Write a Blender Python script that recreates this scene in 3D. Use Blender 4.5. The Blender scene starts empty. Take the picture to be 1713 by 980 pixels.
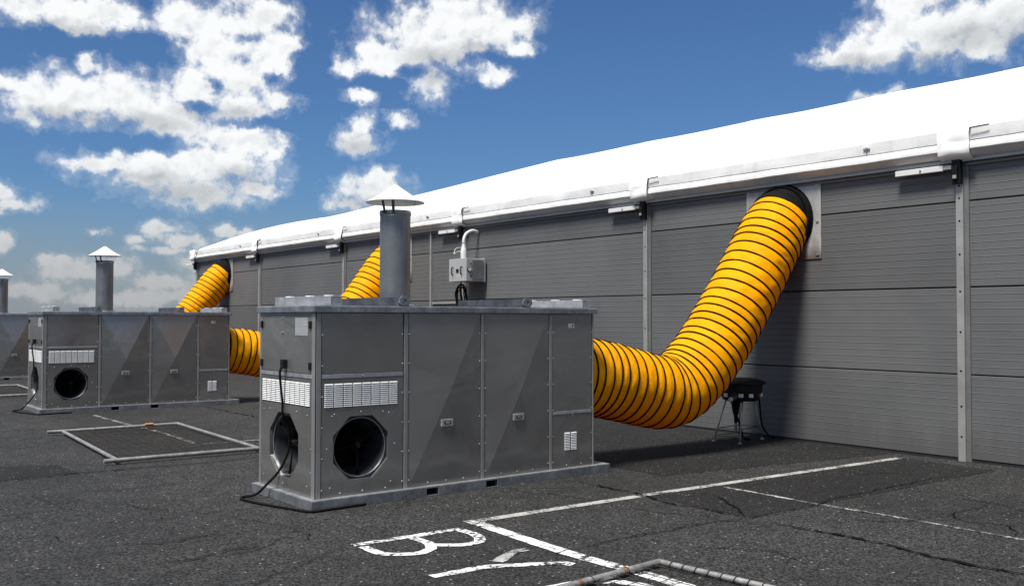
import bpy, bmesh, math, random
from mathutils import Vector, Matrix, noise as mnoise

R = math.radians
scene = bpy.context.scene
C = scene.collection
random.seed(7)

# ------------------------------------------------------------------ camera
cam_d = bpy.data.cameras.new('camera')
cam = bpy.data.objects.new('camera', cam_d)
C.objects.link(cam)
scene.camera = cam
cam_d.sensor_width = 36.0
cam_d.lens = 34.12
cam_d.clip_start = 0.05
cam_d.clip_end = 6000
YAW, PITCH, ROLL, EYE = 0.9203, 0.0264, 0.0013, 1.6064
fw = Vector((math.cos(YAW) * math.cos(PITCH), math.sin(YAW) * math.cos(PITCH), math.sin(PITCH)))
rt = Vector((math.sin(YAW), -math.cos(YAW), 0))
up = rt.cross(fw)
r2 = rt * math.cos(ROLL) + up * math.sin(ROLL)
u2 = -rt * math.sin(ROLL) + up * math.cos(ROLL)
cam.matrix_world = Matrix(((r2.x, u2.x, -fw.x, 0), (r2.y, u2.y, -fw.y, 0), (r2.z, u2.z, -fw.z, EYE), (0, 0, 0, 1)))

# ------------------------------------------------------------------ sun, sky, exposure
SUN = Vector((-0.47, -0.13, 0.87)).normalized()          # direction towards the sun
sun_d = bpy.data.lights.new('sun', 'SUN')
sun = bpy.data.objects.new('sun', sun_d)
C.objects.link(sun)
sun_d.energy = 5.0
sun_d.angle = R(15)
sun_d.color = (1.0, 0.965, 0.9)
sun.rotation_euler = SUN.to_track_quat('Z', 'Y').to_euler()
scene.view_settings.view_transform = 'Standard'
scene.view_settings.look = 'None'
scene.view_settings.gamma = 1.0
scene.view_settings.exposure = 0.35
scene.view_settings.use_curve_mapping = False
scene.cycles.max_bounces = 6
scene.cycles.diffuse_bounces = 3
scene.cycles.glossy_bounces = 3

# clouds: azimuth, elevation, half width, half height in degrees of world direction
CLOUDS = [(77.03, 16.3, 3.98, 1.03), (79.06, 16.04, 2.37, 0.85), (74.93, 16.4, 1.9, 0.76), (77.02, 15.55, 2.44, 0.53), (79.0, 11.51, 2.18, 1.28),
          (76.97, 11.86, 2.7, 1.47), (74.41, 11.93, 3.12, 1.53), (72.23, 11.13, 2.56, 1.32), (79.86, 12.04, 1.72, 0.7), (76.55, 13.39, 0.67, 0.74),
          (70.52, 16.22, 2.67, 1.44), (71.81, 16.57, 1.48, 0.95), (68.56, 15.74, 2.55, 1.96), (66.91, 16.82, 1.39, 1.16), (66.73, 14.9, 1.72, 1.5),
          (69.04, 13.45, 2.84, 1.63), (70.97, 12.67, 1.96, 1.59), (68.53, 11.85, 1.84, 1.31), (70.51, 14.63, 1.99, 1.12), (66.27, 12.24, 1.2, 0.6),
          (65.56, 15.46, 1.05, 0.54), (72.67, 8.24, 3.79, 1.19), (70.13, 8.79, 3.58, 1.45), (68.51, 9.87, 1.99, 1.14), (70.76, 7.17, 3.22, 0.96),
          (75.59, 8.27, 2.58, 0.54), (67.19, 9.76, 1.34, 0.73), (67.67, 7.29, 1.33, 0.46), (55.82, 16.98, 3.31, 2.11), (58.29, 15.94, 2.91, 1.57),
          (60.04, 14.9, 2.16, 1.22), (53.69, 16.68, 2.03, 1.41), (52.2, 15.62, 1.03, 0.49), (57.58, 13.63, 1.15, 1.23), (61.09, 15.52, 1.08, 0.76),
          (62.65, 14.4, 0.78, 0.62), (53.76, 14.18, 0.95, 0.64), (61.77, 12.84, 1.06, 0.38), (56.17, 15.66, 2.56, 1.23), (61.59, 11.16, 0.77, 0.76),
          (61.76, 10.2, 1.33, 0.76), (59.4, 11.56, 0.85, 0.45), (61.05, 7.33, 1.92, 1.11), (60.36, 8.11, 1.23, 0.62), (62.43, 6.62, 1.21, 0.55),
          (29.16, 15.38, 2.77, 1.49), (27.1, 15.45, 2.69, 1.58), (32.53, 14.63, 2.25, 0.78), (34.44, 14.38, 1.38, 0.51), (30.98, 15.27, 2.53, 1.37),
          (26.54, 14.18, 1.18, 0.63), (25.38, 15.97, 1.74, 1.12), (30.05, 17.0, 2.2, 1.2), (31.78, 12.13, 1.2, 0.4), (79.92, 5.95, 1.35, 0.39),
          (80.49, 6.54, 0.84, 0.5), (72.64, 4.95, 1.41, 0.47), (74.02, 4.34, 0.61, 0.34), (76.14, 4.6, 0.57, 0.27), (71.37, 4.35, 1.91, 0.44), (80.45,
          3.96, 0.5, 0.61), (72.47, 3.79, 1.57, 0.31), (68.96, 4.82, 0.98, 0.49), (68.07, 4.64, 0.82, 0.39), (77.15, 2.57, 1.76, 0.64), (78.03, 3.0,
          1.01, 0.35), (72.92, 2.06, 2.18, 0.62), (73.84, 1.16, 4.92, 0.55), (78.87, 1.33, 2.28, 0.51), (70.56, 3.1, 1.6, 0.64), (74.77, 2.75, 1.21,
          0.61), (69.42, 2.11, 1.94, 0.65)]
SHADES = [(77.25, 10.74, 3.28, 0.47), (73.32, 10.73, 2.52, 0.56), (70.8, 11.39, 1.3, 0.45), (71.71, 7.07, 3.5, 0.76), (68.49, 7.87, 1.65, 0.78),
          (73.29, 7.81, 1.88, 0.43), (57.23, 15.14, 2.18, 0.56), (54.76, 15.68, 1.46, 0.49), (57.41, 13.97, 0.9, 0.77), (61.76, 9.96, 1.4, 0.55),
          (61.39, 6.71, 1.56, 0.48), (27.39, 14.88, 2.09, 0.81), (29.17, 14.0, 1.84, 0.48), (33.17, 14.06, 1.94, 0.38), (31.78, 12.04, 1.26, 0.31),
          (77.02, 15.25, 2.74, 0.35), (25.39, 14.64, 1.15, 1.12), (68.53, 11.52, 1.34, 0.46), (69.87, 15.64, 1.01, 0.45)]

HOLES = [(68.56, 15.68, 1.16, 0.43), (69.78, 13.14, 0.6, 0.48), (70.74, 11.85, 0.78, 0.32), (67.03, 11.04, 2.03, 0.33), (73.36, 14.7, 1.6, 0.81), (74.85, 9.5, 3.69, 0.33), (58.89, 14.33, 0.86, 0.42), (54.75, 15.08, 1.39, 0.35), (60.39, 13.55, 1.43, 0.38), (66.72, 13.6, 0.55, 0.4), (77.6, 14.57, 1.81, 0.41), (64.53, 14.05, 0.87, 2.03)]

world = bpy.data.worlds.new('World')
scene.world = world
world.use_nodes = True
wt = world.node_tree
wt.nodes.clear()


class NT:
    """small helper around a node tree"""
    def __init__(s, tree):
        s.t = tree

    def n(s, kind, **kw):
        nd = s.t.nodes.new(kind)
        ins = kw.pop('ins', {})
        for k, v in kw.items():
            setattr(nd, k, v)
        for k, v in ins.items():
            s.put(nd.inputs[k], v)
        return nd

    def put(s, sock, v):
        if isinstance(v, bpy.types.NodeSocket):
            s.t.links.new(v, sock)
        else:
            sock.default_value = v

    def m(s, op, a, b=0.0, c=None, clamp=False):
        nd = s.t.nodes.new('ShaderNodeMath')
        nd.operation = op
        nd.use_clamp = clamp
        s.put(nd.inputs[0], a)
        s.put(nd.inputs[1], b)
        if c is not None:
            s.put(nd.inputs[2], c)
        return nd.outputs[0]

    def v(s, op, a, b=None, c=None):
        nd = s.t.nodes.new('ShaderNodeVectorMath')
        nd.operation = op
        s.put(nd.inputs[0], a)
        if b is not None:
            s.put(nd.inputs[1], b)
        if c is not None:
            s.put(nd.inputs[2], c)
        return nd.outputs['Value'] if op in ('LENGTH', 'DOT_PRODUCT', 'DISTANCE') else nd.outputs[0]

    def noise(s, vec, scale, detail=2.0, rough=0.5, dist=0.0, col=False):
        nd = s.n('ShaderNodeTexNoise', ins={'Scale': scale, 'Detail': detail, 'Roughness': rough, 'Distortion': dist})
        if vec is not None:
            s.put(nd.inputs['Vector'], vec)
        return nd.outputs['Color'] if col else nd.outputs['Fac']

    def ss(s, x, lo, hi, a=0.0, b=1.0):
        nd = s.n('ShaderNodeMapRange', interpolation_type='SMOOTHSTEP')
        s.put(nd.inputs[0], x)
        for i, val in enumerate((lo, hi, a, b)):
            s.put(nd.inputs[1 + i], val)
        return nd.outputs[0]

    def lin(s, x, lo, hi, a=0.0, b=1.0):
        nd = s.n('ShaderNodeMapRange')
        s.put(nd.inputs[0], x)
        for i, val in enumerate((lo, hi, a, b)):
            s.put(nd.inputs[1 + i], val)
        return nd.outputs[0]

    def mix(s, f, a, b, mode='MIX'):
        nd = s.n('ShaderNodeMix', data_type='RGBA', blend_type=mode)
        s.put(nd.inputs[0], f)
        s.put(nd.inputs[6], a if isinstance(a, bpy.types.NodeSocket) else tuple(a) + ((1,) if len(a) == 3 else ()))
        s.put(nd.inputs[7], b if isinstance(b, bpy.types.NodeSocket) else tuple(b) + ((1,) if len(b) == 3 else ()))
        return nd.outputs[2]


def build_sky():
    N = NT(wt)
    tc = N.n('ShaderNodeTexCoord')
    d = N.v('NORMALIZE', tc.outputs['Generated'])
    sep = N.n('ShaderNodeSeparateXYZ', ins={0: d})
    az = N.m('MULTIPLY', N.m('ARCTAN2', sep.outputs[1], sep.outputs[0]), 57.2958)
    el = N.m('MULTIPLY', N.m('ARCSINE', sep.outputs[2]), 57.2958)
    sky = N.n('ShaderNodeTexSky', sky_type='NISHITA', sun_disc=False)
    sky.sun_elevation = math.asin(SUN.z)
    sky.sun_rotation = math.atan2(SUN.x, SUN.y)
    sky.altitude = 200
    sky.air_density = 1.0
    sky.dust_density = 1.2
    sky.ozone_density = 1.6
    dd = N.v('SCALE', d)
    dd.node.inputs['Scale'].default_value = 57.2958
    # cloud noise in degrees
    warp = N.noise(dd, 0.9, 5, 0.6, col=True)
    wv = N.v('SUBTRACT', warp, (0.5, 0.5, 0.5))
    p = N.n('ShaderNodeCombineXYZ', ins={0: az, 1: el, 2: 0.0}).outputs[0]
    pw = N.v('MULTIPLY_ADD', wv, (1.5, 1.25, 0.0), p)
    n1 = N.noise(dd, 0.8, 9, 0.6)
    n1s = N.noise(dd, 0.8, 4, 0.5)
    lift = N.v('ADD', dd, (-0.15, 0.1, 0.4))
    n2 = N.noise(lift, 0.8, 4, 0.5)

    def union(lst, k):
        cur = None
        for (a, e, rx, ry) in lst:
            q = N.v('MULTIPLY_ADD', pw, (1 / rx, 1 / ry, 0), (-a / rx, -e / ry, 0))
            r = N.v('LENGTH', q)
            if cur is None:
                cur = r
            else:
                nd = N.n('ShaderNodeMath', operation='SMOOTH_MIN')
                N.put(nd.inputs[0], cur)
                N.put(nd.inputs[1], r)
                nd.inputs[2].default_value = k
                cur = nd.outputs[0]
        return cur
    rm = union(CLOUDS, 0.18)
    rh = union(HOLES, 0.2)
    rs = union(SHADES[:-1], 0.4)
    nn = N.m('SUBTRACT', n1, 0.5)
    dens = N.m('MULTIPLY_ADD', nn, 2.5, N.m('SUBTRACT', 1.17, rm))
    dens = N.m('SUBTRACT', dens, N.ss(rh, 1.7, 0.1, 0.0, 0.85))
    # the same kind of clouds carry on over the rest of the sky
    gl = N.noise(dd, 0.085, 3, 0.5)
    gden = N.m('MULTIPLY_ADD', nn, 2.2, N.m('MULTIPLY', N.m('SUBTRACT', gl, 0.52), 7.0))
    wx = N.m('DIVIDE', N.m('ABSOLUTE', N.m('SUBTRACT', az, 52.7)), 31.0)
    wy = N.m('DIVIDE', N.m('ABSOLUTE', N.m('SUBTRACT', el, 7.0)), 13.0)
    out = N.ss(N.m('MAXIMUM', wx, wy), 0.97, 1.12)
    gden = N.m('SUBTRACT', gden, N.m('MULTIPLY', N.m('SUBTRACT', 1.0, out), 4.0))
    den = N.m('MAXIMUM', dens, gden)
    alpha = N.m('MAXIMUM', N.ss(den, -0.06, 0.72), N.ss(den, -0.38, 0.25, 0.0, 0.2))
    # grey undersides
    sh = N.ss(N.m('MULTIPLY_ADD', nn, -1.1, rs), 1.5, 0.15)
    selfsh = N.ss(N.m('SUBTRACT', n2, n1s), -0.06, 0.16)
    thick = N.ss(den, 0.15, 1.1)
    shade = N.m('ADD', N.m('MULTIPLY', sh, 0.6), N.m('MULTIPLY', selfsh, N.m('MULTIPLY_ADD', thick, 0.22, 0.04)), clamp=True)
    low = N.ss(el, 9.5, 0.5)
    bright = N.mix(low, (0.97, 0.985, 0.985), (0.50, 0.505, 0.51))
    dark = N.mix(low, (0.38, 0.405, 0.43), (0.30, 0.32, 0.34))
    ccol = N.mix(shade, bright, dark)
    cs = N.v('SCALE', ccol)
    cs.node.inputs['Scale'].default_value = 10.0
    alpha = N.m('MULTIPLY', alpha, N.m('MULTIPLY_ADD', low, -0.2, 0.97))
    blue = N.mix(1.0, sky.outputs[0], SKYGAIN, 'MULTIPLY')
    # grey summer haze in the lowest degrees
    hz = N.ss(el, 8.0, -0.5)
    blue = N.mix(N.m('MULTIPLY', hz, 0.75), blue, (3.1, 3.35, 3.6))
    col = N.mix(alpha, blue, cs)
    bg = N.n('ShaderNodeBackground', ins={'Color': col, 'Strength': 0.08})
    o = N.n('ShaderNodeOutputWorld')
    wt.links.new(bg.outputs[0], o.inputs[0])


SKYGAIN = (0.42, 0.645, 0.92)
build_sky()
world.cycles.sampling_method = 'MANUAL'
world.cycles.sample_map_resolution = 512

# ------------------------------------------------------------------ materials
def material(name):
    m = bpy.data.materials.new(name)
    m.use_nodes = True
    t = m.node_tree
    b = t.nodes['Principled BSDF']
    return m, NT(t), b


def obj_coord(N):
    return N.n('ShaderNodeTexCoord').outputs['Object']


def bump(N, b, h, strength, dist=0.01):
    nd = N.n('ShaderNodeBump', ins={'Height': h, 'Strength': strength, 'Distance': dist})
    N.put(b.inputs['Normal'], nd.outputs[0])


def flat(name, col, rough=0.6, metal=0.0, spec=0.5, var=0.15, scale=6.0):
    m, N, b = material(name)
    co = obj_coord(N)
    n = N.noise(co, scale, 6, 0.6)
    c = N.mix(N.ss(n, 0.3, 0.75), tuple(x * (1 - var) for x in col), tuple(min(1, x * (1 + var)) for x in col))
    N.put(b.inputs['Base Color'], c)
    N.put(b.inputs['Roughness'], N.lin(n, 0.3, 0.7, max(0.05, rough - 0.08), min(1, rough + 0.08)))
    b.inputs['Metallic'].default_value = metal
    b.inputs['Specular IOR Level'].default_value = spec
    return m


def asphalt_color(N, co, tone_k=0.72):
    big = N.noise(co, 0.35, 4, 0.6)
    mid = N.noise(co, 3.2, 5, 0.65)
    grain = N.noise(co, 48, 4, 0.75)
    vor = N.n('ShaderNodeTexVoronoi', ins={'Scale': 80.0, 'Vector': co, 'Randomness': 1.0})
    cell = N.n('ShaderNodeSeparateColor', ins={0: vor.outputs['Color']}).outputs[0]
    pit = N.noise(co, 24, 3, 0.7)
    g = N.m('ADD', N.m('MULTIPLY', grain, 0.45), N.m('ADD', N.m('MULTIPLY', cell, 0.27), N.m('MULTIPLY', pit, 0.28)))
    c = N.mix(N.ss(g, 0.36, 0.68), (0.0045, 0.0045, 0.0044), (0.102, 0.100, 0.0965))
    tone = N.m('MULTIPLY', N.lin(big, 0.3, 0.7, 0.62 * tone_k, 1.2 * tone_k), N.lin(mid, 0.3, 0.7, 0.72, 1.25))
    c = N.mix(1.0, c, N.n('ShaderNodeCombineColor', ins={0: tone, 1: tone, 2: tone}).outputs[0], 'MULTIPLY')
    # pale chips of stone worn free
    v2 = N.n('ShaderNodeTexVoronoi', ins={'Scale': 38.0, 'Vector': co})
    c2 = N.n('ShaderNodeSeparateColor', ins={0: v2.outputs['Color']}).outputs[1]
    chip = N.m('MULTIPLY', N.ss(v2.outputs['Distance'], 0.34, 0.22), N.ss(c2, 0.955, 0.975))
    c = N.mix(N.m('MULTIPLY', chip, 0.6), c, (0.42, 0.42, 0.40))
    h = N.m('ADD', N.m('MULTIPLY', g, 0.8), N.m('MULTIPLY', mid, 0.5))
    return c, h, big, mid


def make_asphalt(name, tk):
    m, N, b = material(name)
    co = obj_coord(N)
    c, h, big, mid = asphalt_color(N, co, tk)
    # newer lane of asphalt between two joints, a little darker; fine crazing
    wv = N.noise(co, 0.9, 5, 0.65, col=True)
    pw = N.v('MULTIPLY_ADD', N.v('SUBTRACT', wv, (0.5, 0.5, 0.5)), (0.9, 0.9, 0.0), co)
    vc = N.n('ShaderNodeTexVoronoi', feature='DISTANCE_TO_EDGE', ins={'Scale': 0.42, 'Vector': pw})
    cr = N.m('MULTIPLY', N.ss(vc.outputs['Distance'], 0.0065, 0.0015), N.ss(N.noise(co, 0.6, 2), 0.47, 0.6))
    c = N.mix(N.m('MULTIPLY', cr, 0.85), c, (0.006, 0.006, 0.006))
    stain = N.ss(N.noise(co, 0.8, 5, 0.6, 0.4), 0.58, 0.72)
    c = N.mix(N.m('MULTIPLY', stain, 0.4), c, (0.016, 0.016, 0.016))
    N.put(b.inputs['Base Color'], c)
    b.inputs['Roughness'].default_value = 0.88
    b.inputs['Specular IOR Level'].default_value = 0.3
    bump(N, b, N.m('SUBTRACT', h, N.m('MULTIPLY', cr, 1.5)), 0.9, 0.008)
    return m


def make_materials():
    M = {}
    # asphalt
    for nm, tk in (('asphalt', 0.60), ('asphalt_patch_and_shade', 0.25)):  # second tone also deepened to stand in for shade at the wall
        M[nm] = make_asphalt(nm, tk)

    # worn white road paint over the same asphalt
    def paint(name, col, lo, hi):
        m, N, b = material(name)
        co = obj_coord(N)
        c, h, big, mid = asphalt_color(N, co)
        w = N.noise(co, 26, 7, 0.72)
        w2 = N.noise(co, 3.0, 3, 0.6)
        k = N.ss(N.m('ADD', N.m('MULTIPLY', w, 0.7), N.m('MULTIPLY', w2, 0.45)), lo, hi)
        dirt = N.noise(co, 7, 5, 0.65)
        pc = N.mix(N.ss(dirt, 0.35, 0.7), col, tuple(x * 0.66 for x in col))
        N.put(b.inputs['Base Color'], N.mix(k, c, pc))
        b.inputs['Roughness'].default_value = 0.75
        bump(N, b, N.m('ADD', h, N.m('MULTIPLY', k, 0.35)), 0.7, 0.006)
        return m
    M['paint'] = paint('road_paint', (0.40, 0.388, 0.366), 0.48, 0.58)
    M['paint_fresh'] = paint('road_paint_fresh', (0.74, 0.74, 0.72), 0.505, 0.565)
    M['paint_worn'] = paint('road_paint_worn', (0.5, 0.49, 0.46), 0.54, 0.68)
    M['crack'] = flat('crack_dark', (0.006, 0.006, 0.006), 0.95, var=0.4, spec=0.1)

    # sheet metal of the units
    m, N, b = material('sheet_metal')
    co = obj_coord(N)
    oi = N.n('ShaderNodeObjectInfo')
    rnd = oi.outputs['Random']
    rv = N.n('ShaderNodeCombineXYZ', ins={0: N.m('MULTIPLY', rnd, 31.0), 1: N.m('MULTIPLY', rnd, 17.0), 2: 0.0}).outputs[0]
    co = N.v('ADD', co, rv)
    soft = N.noise(co, 1.6, 3, 0.5, 0.6)
    fine = N.noise(co, 140, 2, 0.6)
    cl = N.noise(N.v('MULTIPLY', co, (9.0, 9.0, 1.2)), 1.0, 5, 0.6)
    base = N.mix(N.ss(soft, 0.3, 0.72), (0.27, 0.263, 0.252), (0.31, 0.302, 0.289))
    base = N.mix(N.m('MULTIPLY', N.ss(cl, 0.5, 0.8), 0.07), base, (0.36, 0.36, 0.36))
    # chalky tide mark left by splashing water low on the panels
    z = N.n('ShaderNodeSeparateXYZ', ins={0: co}).outputs[2]
    zz = N.m('MULTIPLY_ADD', N.noise(N.v('MULTIPLY', co, (1.0, 1.0, 0.3)), 3.2, 4, 0.55), 0.28, z)
    tide = N.m('MULTIPLY', N.ss(zz, 0.36, 0.42), N.ss(zz, 0.50, 0.425))
    base = N.mix(N.m('MULTIPLY', tide, 0.28), base, (0.46, 0.46, 0.46))
    grime = N.m('MULTIPLY', N.ss(zz, 0.36, 0.22), 0.35)
    base = N.mix(grime, base, (0.13, 0.125, 0.12))
    spots = N.ss(N.noise(co, 17, 4, 0.7), 0.66, 0.74)
    base = N.mix(N.m('MULTIPLY', spots, 0.10), base, (0.14, 0.14, 0.14))
    N.put(b.inputs['Base Color'], base)
    b.inputs['Metallic'].default_value = 0.72
    N.put(b.inputs['Roughness'], N.lin(soft, 0.3, 0.7, 0.20, 0.29))
    bump(N, b, N.m('ADD', N.m('MULTIPLY', soft, 1.0), N.m('MULTIPLY', fine, 0.004)), 0.42, 0.03)
    M['sheet'] = m

    # galvanised steel
    def galv(name, lo, hi, rough=0.42, metal=0.7):
        m, N, b = material(name)
        co = obj_coord(N)
        v = N.n('ShaderNodeTexVoronoi', ins={'Scale': 55.0, 'Vector': co})
        s = N.n('ShaderNodeSeparateColor', ins={0: v.outputs['Color']}).outputs[0]
        n = N.noise(co, 7, 5, 0.65)
        f = N.m('ADD', N.m('MULTIPLY', s, 0.16), N.m('MULTIPLY', n, 0.84))
        c = N.mix(N.ss(f, 0.25, 0.75), lo, hi)
        st = N.ss(N.noise(N.v('MULTIPLY', co, (14, 14, 2.0)), 1.0, 4, 0.6), 0.6, 0.75)
        c = N.mix(N.m('MULTIPLY', st, 0.35), c, tuple(min(1, x * 1.6) for x in hi))
        N.put(b.inputs['Base Color'], c)
        b.inputs['Metallic'].default_value = metal
        N.put(b.inputs['Roughness'], N.lin(f, 0.2, 0.8, rough - 0.1, rough + 0.1))
        bump(N, b, n, 0.15, 0.01)
        return m
    M['galv'] = galv('galvanised_steel', (0.17, 0.178, 0.19), (0.34, 0.352, 0.366))
    M['galv_light'] = galv('bright_galvanised_steel', (0.34, 0.345, 0.35), (0.52, 0.525, 0.53))
    M['galv_dark'] = galv('dark_galvanised_steel', (0.06, 0.065, 0.075), (0.13, 0.14, 0.155))
    M['flue'] = galv('flue_pipe_steel', (0.17, 0.175, 0.182), (0.205, 0.21, 0.217), 0.36, 0.65)
    M['cap'] = galv('bare_zinc_sheet', (0.74, 0.735, 0.72), (0.85, 0.845, 0.83), 0.5, 0.1)
    M['alu'] = flat('aluminium_profile', (0.34, 0.335, 0.32), 0.45, 0.4, var=0.1, scale=3)
    M['post'] = flat('bent_sheet_post', (0.30, 0.292, 0.28), 0.4, 0.5, var=0.1, scale=3)
    M['alu_dark'] = flat('anodised_flange', (0.17, 0.168, 0.162), 0.5, 0.4, var=0.1, scale=3)
    M['tube'] = galv('fence_tube_steel', (0.20, 0.193, 0.185), (0.38, 0.367, 0.35), 0.5, 0.5)
    M['louvre'] = flat('louvre_white', (0.76, 0.76, 0.745), 0.5, var=0.05)
    M['black'] = flat('black_plastic', (0.006, 0.006, 0.0065), 0.5, var=0.3, spec=0.25)
    M['rubber'] = flat('black_rubber', (0.007, 0.007, 0.007), 0.75, var=0.3, spec=0.08)
    M['hoop'] = flat('black_hoop_cover', (0.004, 0.004, 0.004), 0.8, var=0.3, spec=0.1)
    M['duct_dark'] = flat('dark_steel_inlet', (0.055, 0.058, 0.065), 0.36, 0.6, var=0.25)
    M['void'] = flat('black_interior', (0.004, 0.004, 0.004), 0.9, spec=0.1, var=0.2)
    M['rust'] = flat('rusty_steel', (0.16, 0.075, 0.035), 0.85, var=0.5, scale=20)
    M['wire'] = flat('dull_wire', (0.028, 0.024, 0.020), 0.8, 0.1, var=0.4, scale=20)
    M['orange_plastic'] = flat('orange_plastic', (0.75, 0.28, 0.06), 0.55)
    M['red'] = flat('dark_red_plastic', (0.16, 0.012, 0.01), 0.4)
    M['white_plastic'] = flat('white_plastic', (0.62, 0.62, 0.6), 0.5, var=0.06)
    M['box_grey'] = flat('cabinet_grey', (0.36, 0.365, 0.36), 0.5, 0.1, var=0.06)
    M['grille'] = flat('cabinet_grille', (0.16, 0.16, 0.165), 0.6, 0.2)
    M['yellow'] = flat('warning_yellow', (0.75, 0.5, 0.03), 0.5)

    # PVC roof fabric
    m, N, b = material('white_pvc')
    co = obj_coord(N)
    n = N.noise(co, 1.2, 5, 0.6)
    stq = N.ss(N.noise(N.v('MULTIPLY', co, (0.6, 2.0, 2.0)), 1.0, 5, 0.6), 0.55, 0.8)
    c = N.mix(N.m('MULTIPLY', stq, 0.3), (0.9, 0.89, 0.87), (0.82, 0.81, 0.79))
    N.put(b.inputs['Base Color'], c)
    b.inputs['Roughness'].default_value = 0.42
    bump(N, b, n, 0.25, 0.03)
    M['pvc'] = m
    M['seam'] = flat('welded_seam', (0.6, 0.59, 0.575), 0.6)
    m, N, b = material('shaded_pvc')  # roof fabric greyed to put the valance's shade into its colour, plus streaks
    co = obj_coord(N)
    n = N.noise(co, 1.6, 6, 0.62)
    st = N.noise(N.v('MULTIPLY', co, (1.0, 6.0, 0.8)), 1.0, 6, 0.65)
    c = N.mix(N.ss(n, 0.35, 0.7), (0.68, 0.675, 0.66), (0.58, 0.576, 0.565))
    c = N.mix(N.m('MULTIPLY', N.ss(st, 0.52, 0.75), 0.4), c, (0.42, 0.415, 0.40))
    N.put(b.inputs['Base Color'], c)
    b.inputs['Roughness'].default_value = 0.5
    bump(N, b, N.noise(co, 9, 4, 0.6), 0.3, 0.02)
    M['valance'] = m

    # wall panels
    m, N, b = material('panel_paint')
    co = obj_coord(N)
    geo = N.n('ShaderNodeNewGeometry').outputs['Position']
    n = N.noise(geo, 0.7, 5, 0.6)
    drip = N.noise(N.v('MULTIPLY', geo, (1.0, 5.0, 0.5)), 1.0, 6, 0.65)
    fine = N.noise(N.v('MULTIPLY', geo, (1.0, 1.5, 60.0)), 1.0, 3, 0.6)
    c = N.mix(N.ss(n, 0.3, 0.7), (0.088, 0.0895, 0.090), (0.112, 0.1135, 0.114))
    c = N.mix(N.m('MULTIPLY', N.ss(drip, 0.5, 0.75), 0.45), c, (0.10, 0.10, 0.098))
    c = N.mix(N.m('MULTIPLY', N.ss(fine, 0.45, 0.65), 0.3), c, (0.11, 0.11, 0.11))
    gz = N.n('ShaderNodeSeparateXYZ', ins={0: geo}).outputs[2]
    spl = N.ss(N.m('MULTIPLY_ADD', drip, 0.9, gz), 0.95, 0.45)
    pt = N.lin(N.n('ShaderNodeObjectInfo').outputs['Random'], 0.0, 1.0, 0.90, 1.10)
    c = N.mix(1.0, c, N.n('ShaderNodeCombineColor', ins={0: pt, 1: pt, 2: pt}).outputs[0], 'MULTIPLY')
    c = N.mix(N.m('MULTIPLY', spl, 0.6), c, (0.07, 0.068, 0.065))
    N.put(b.inputs['Base Color'], c)
    b.inputs['Roughness'].default_value = 0.55
    b.inputs['Specular IOR Level'].default_value = 0.35
    bump(N, b, n, 0.12, 0.02)
    M['panel'] = m
    M['wall_dark'] = flat('dark_joint', (0.02, 0.02, 0.022), 0.8, spec=0.2)

    # duct plate: light aluminium sheet with streaks
    m, N, b = material('plate_sheet')
    co = obj_coord(N)
    n = N.noise(N.v('MULTIPLY', co, (2, 2, 1.2)), 3.0, 6, 0.65)
    c = N.mix(N.ss(n, 0.3, 0.7), (0.30, 0.295, 0.285), (0.44, 0.435, 0.42))
    z = N.n('ShaderNodeSeparateXYZ', ins={0: co}).outputs[2]
    so = N.ss(N.m('MULTIPLY_ADD', n, 0.5, z), 2.95, 2.62)
    c = N.mix(N.m('MULTIPLY', so, 0.75), c, (0.07, 0.035, 0.018))
    N.put(b.inputs['Base Color'], c)
    b.inputs['Metallic'].default_value = 0.3
    b.inputs['Roughness'].default_value = 0.5
    M['plate'] = m

    # yellow hose fabric: coated cloth, light comes through it a little
    m, N, b = material('yellow_fabric')
    t = m.node_tree
    uv = N.n('ShaderNodeUVMap', uv_map='uv').outputs[0]
    co = obj_coord(N)
    cre = N.noise(N.v('MULTIPLY', N.v('ADD', uv, N.v('MULTIPLY', uv, (0, 0, 0))), (5.0, 9.0, 1.0)), 1.0, 4, 0.6, 1.2)
    sk = N.n('ShaderNodeCombineXYZ', ins={0: N.m('ADD', N.n('ShaderNodeSeparateXYZ', ins={0: uv}).outputs[0], N.m('MULTIPLY', N.n('ShaderNodeSeparateXYZ', ins={0: uv}).outputs[1], 1.3)), 1: N.n('ShaderNodeSeparateXYZ', ins={0: uv}).outputs[1]}).outputs[0]
    fold = N.noise(N.v('MULTIPLY', sk, (26.0, 2.5, 1.0)), 1.0, 4, 0.6, 0.8)
    dirt = N.noise(co, 3.0, 6, 0.65)
    c = N.mix(N.ss(dirt, 0.35, 0.75), (1.0, 0.435, 0.0002), (1.0, 0.36, 0.0002))
    scuff = N.ss(N.noise(co, 9.0, 7, 0.7), 0.60, 0.78)
    c = N.mix(N.m('MULTIPLY', scuff, 0.45), c, (0.50, 0.17, 0.004))
    N.put(b.inputs['Base Color'], c)
    b.inputs['Roughness'].default_value = 0.55
    b.inputs['Specular IOR Level'].default_value = 0.12
    bump(N, b, N.m('ADD', N.m('MULTIPLY', fold, 0.9), N.m('MULTIPLY', cre, 0.5)), 0.6, 0.012)
    tr = N.n('ShaderNodeBsdfTranslucent', ins={'Color': (1.0, 0.09, 0.0, 1)})
    mx = N.n('ShaderNodeMixShader', ins={0: 0.2, 1: b.outputs[0], 2: tr.outputs[0]})
    t.links.new(mx.outputs[0], t.nodes['Material Output'].inputs['Surface'])
    M['hose'] = m

    # data sheet with rows of print
    m, N, b = material('printed_data_sheet')
    co = obj_coord(N)
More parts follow.
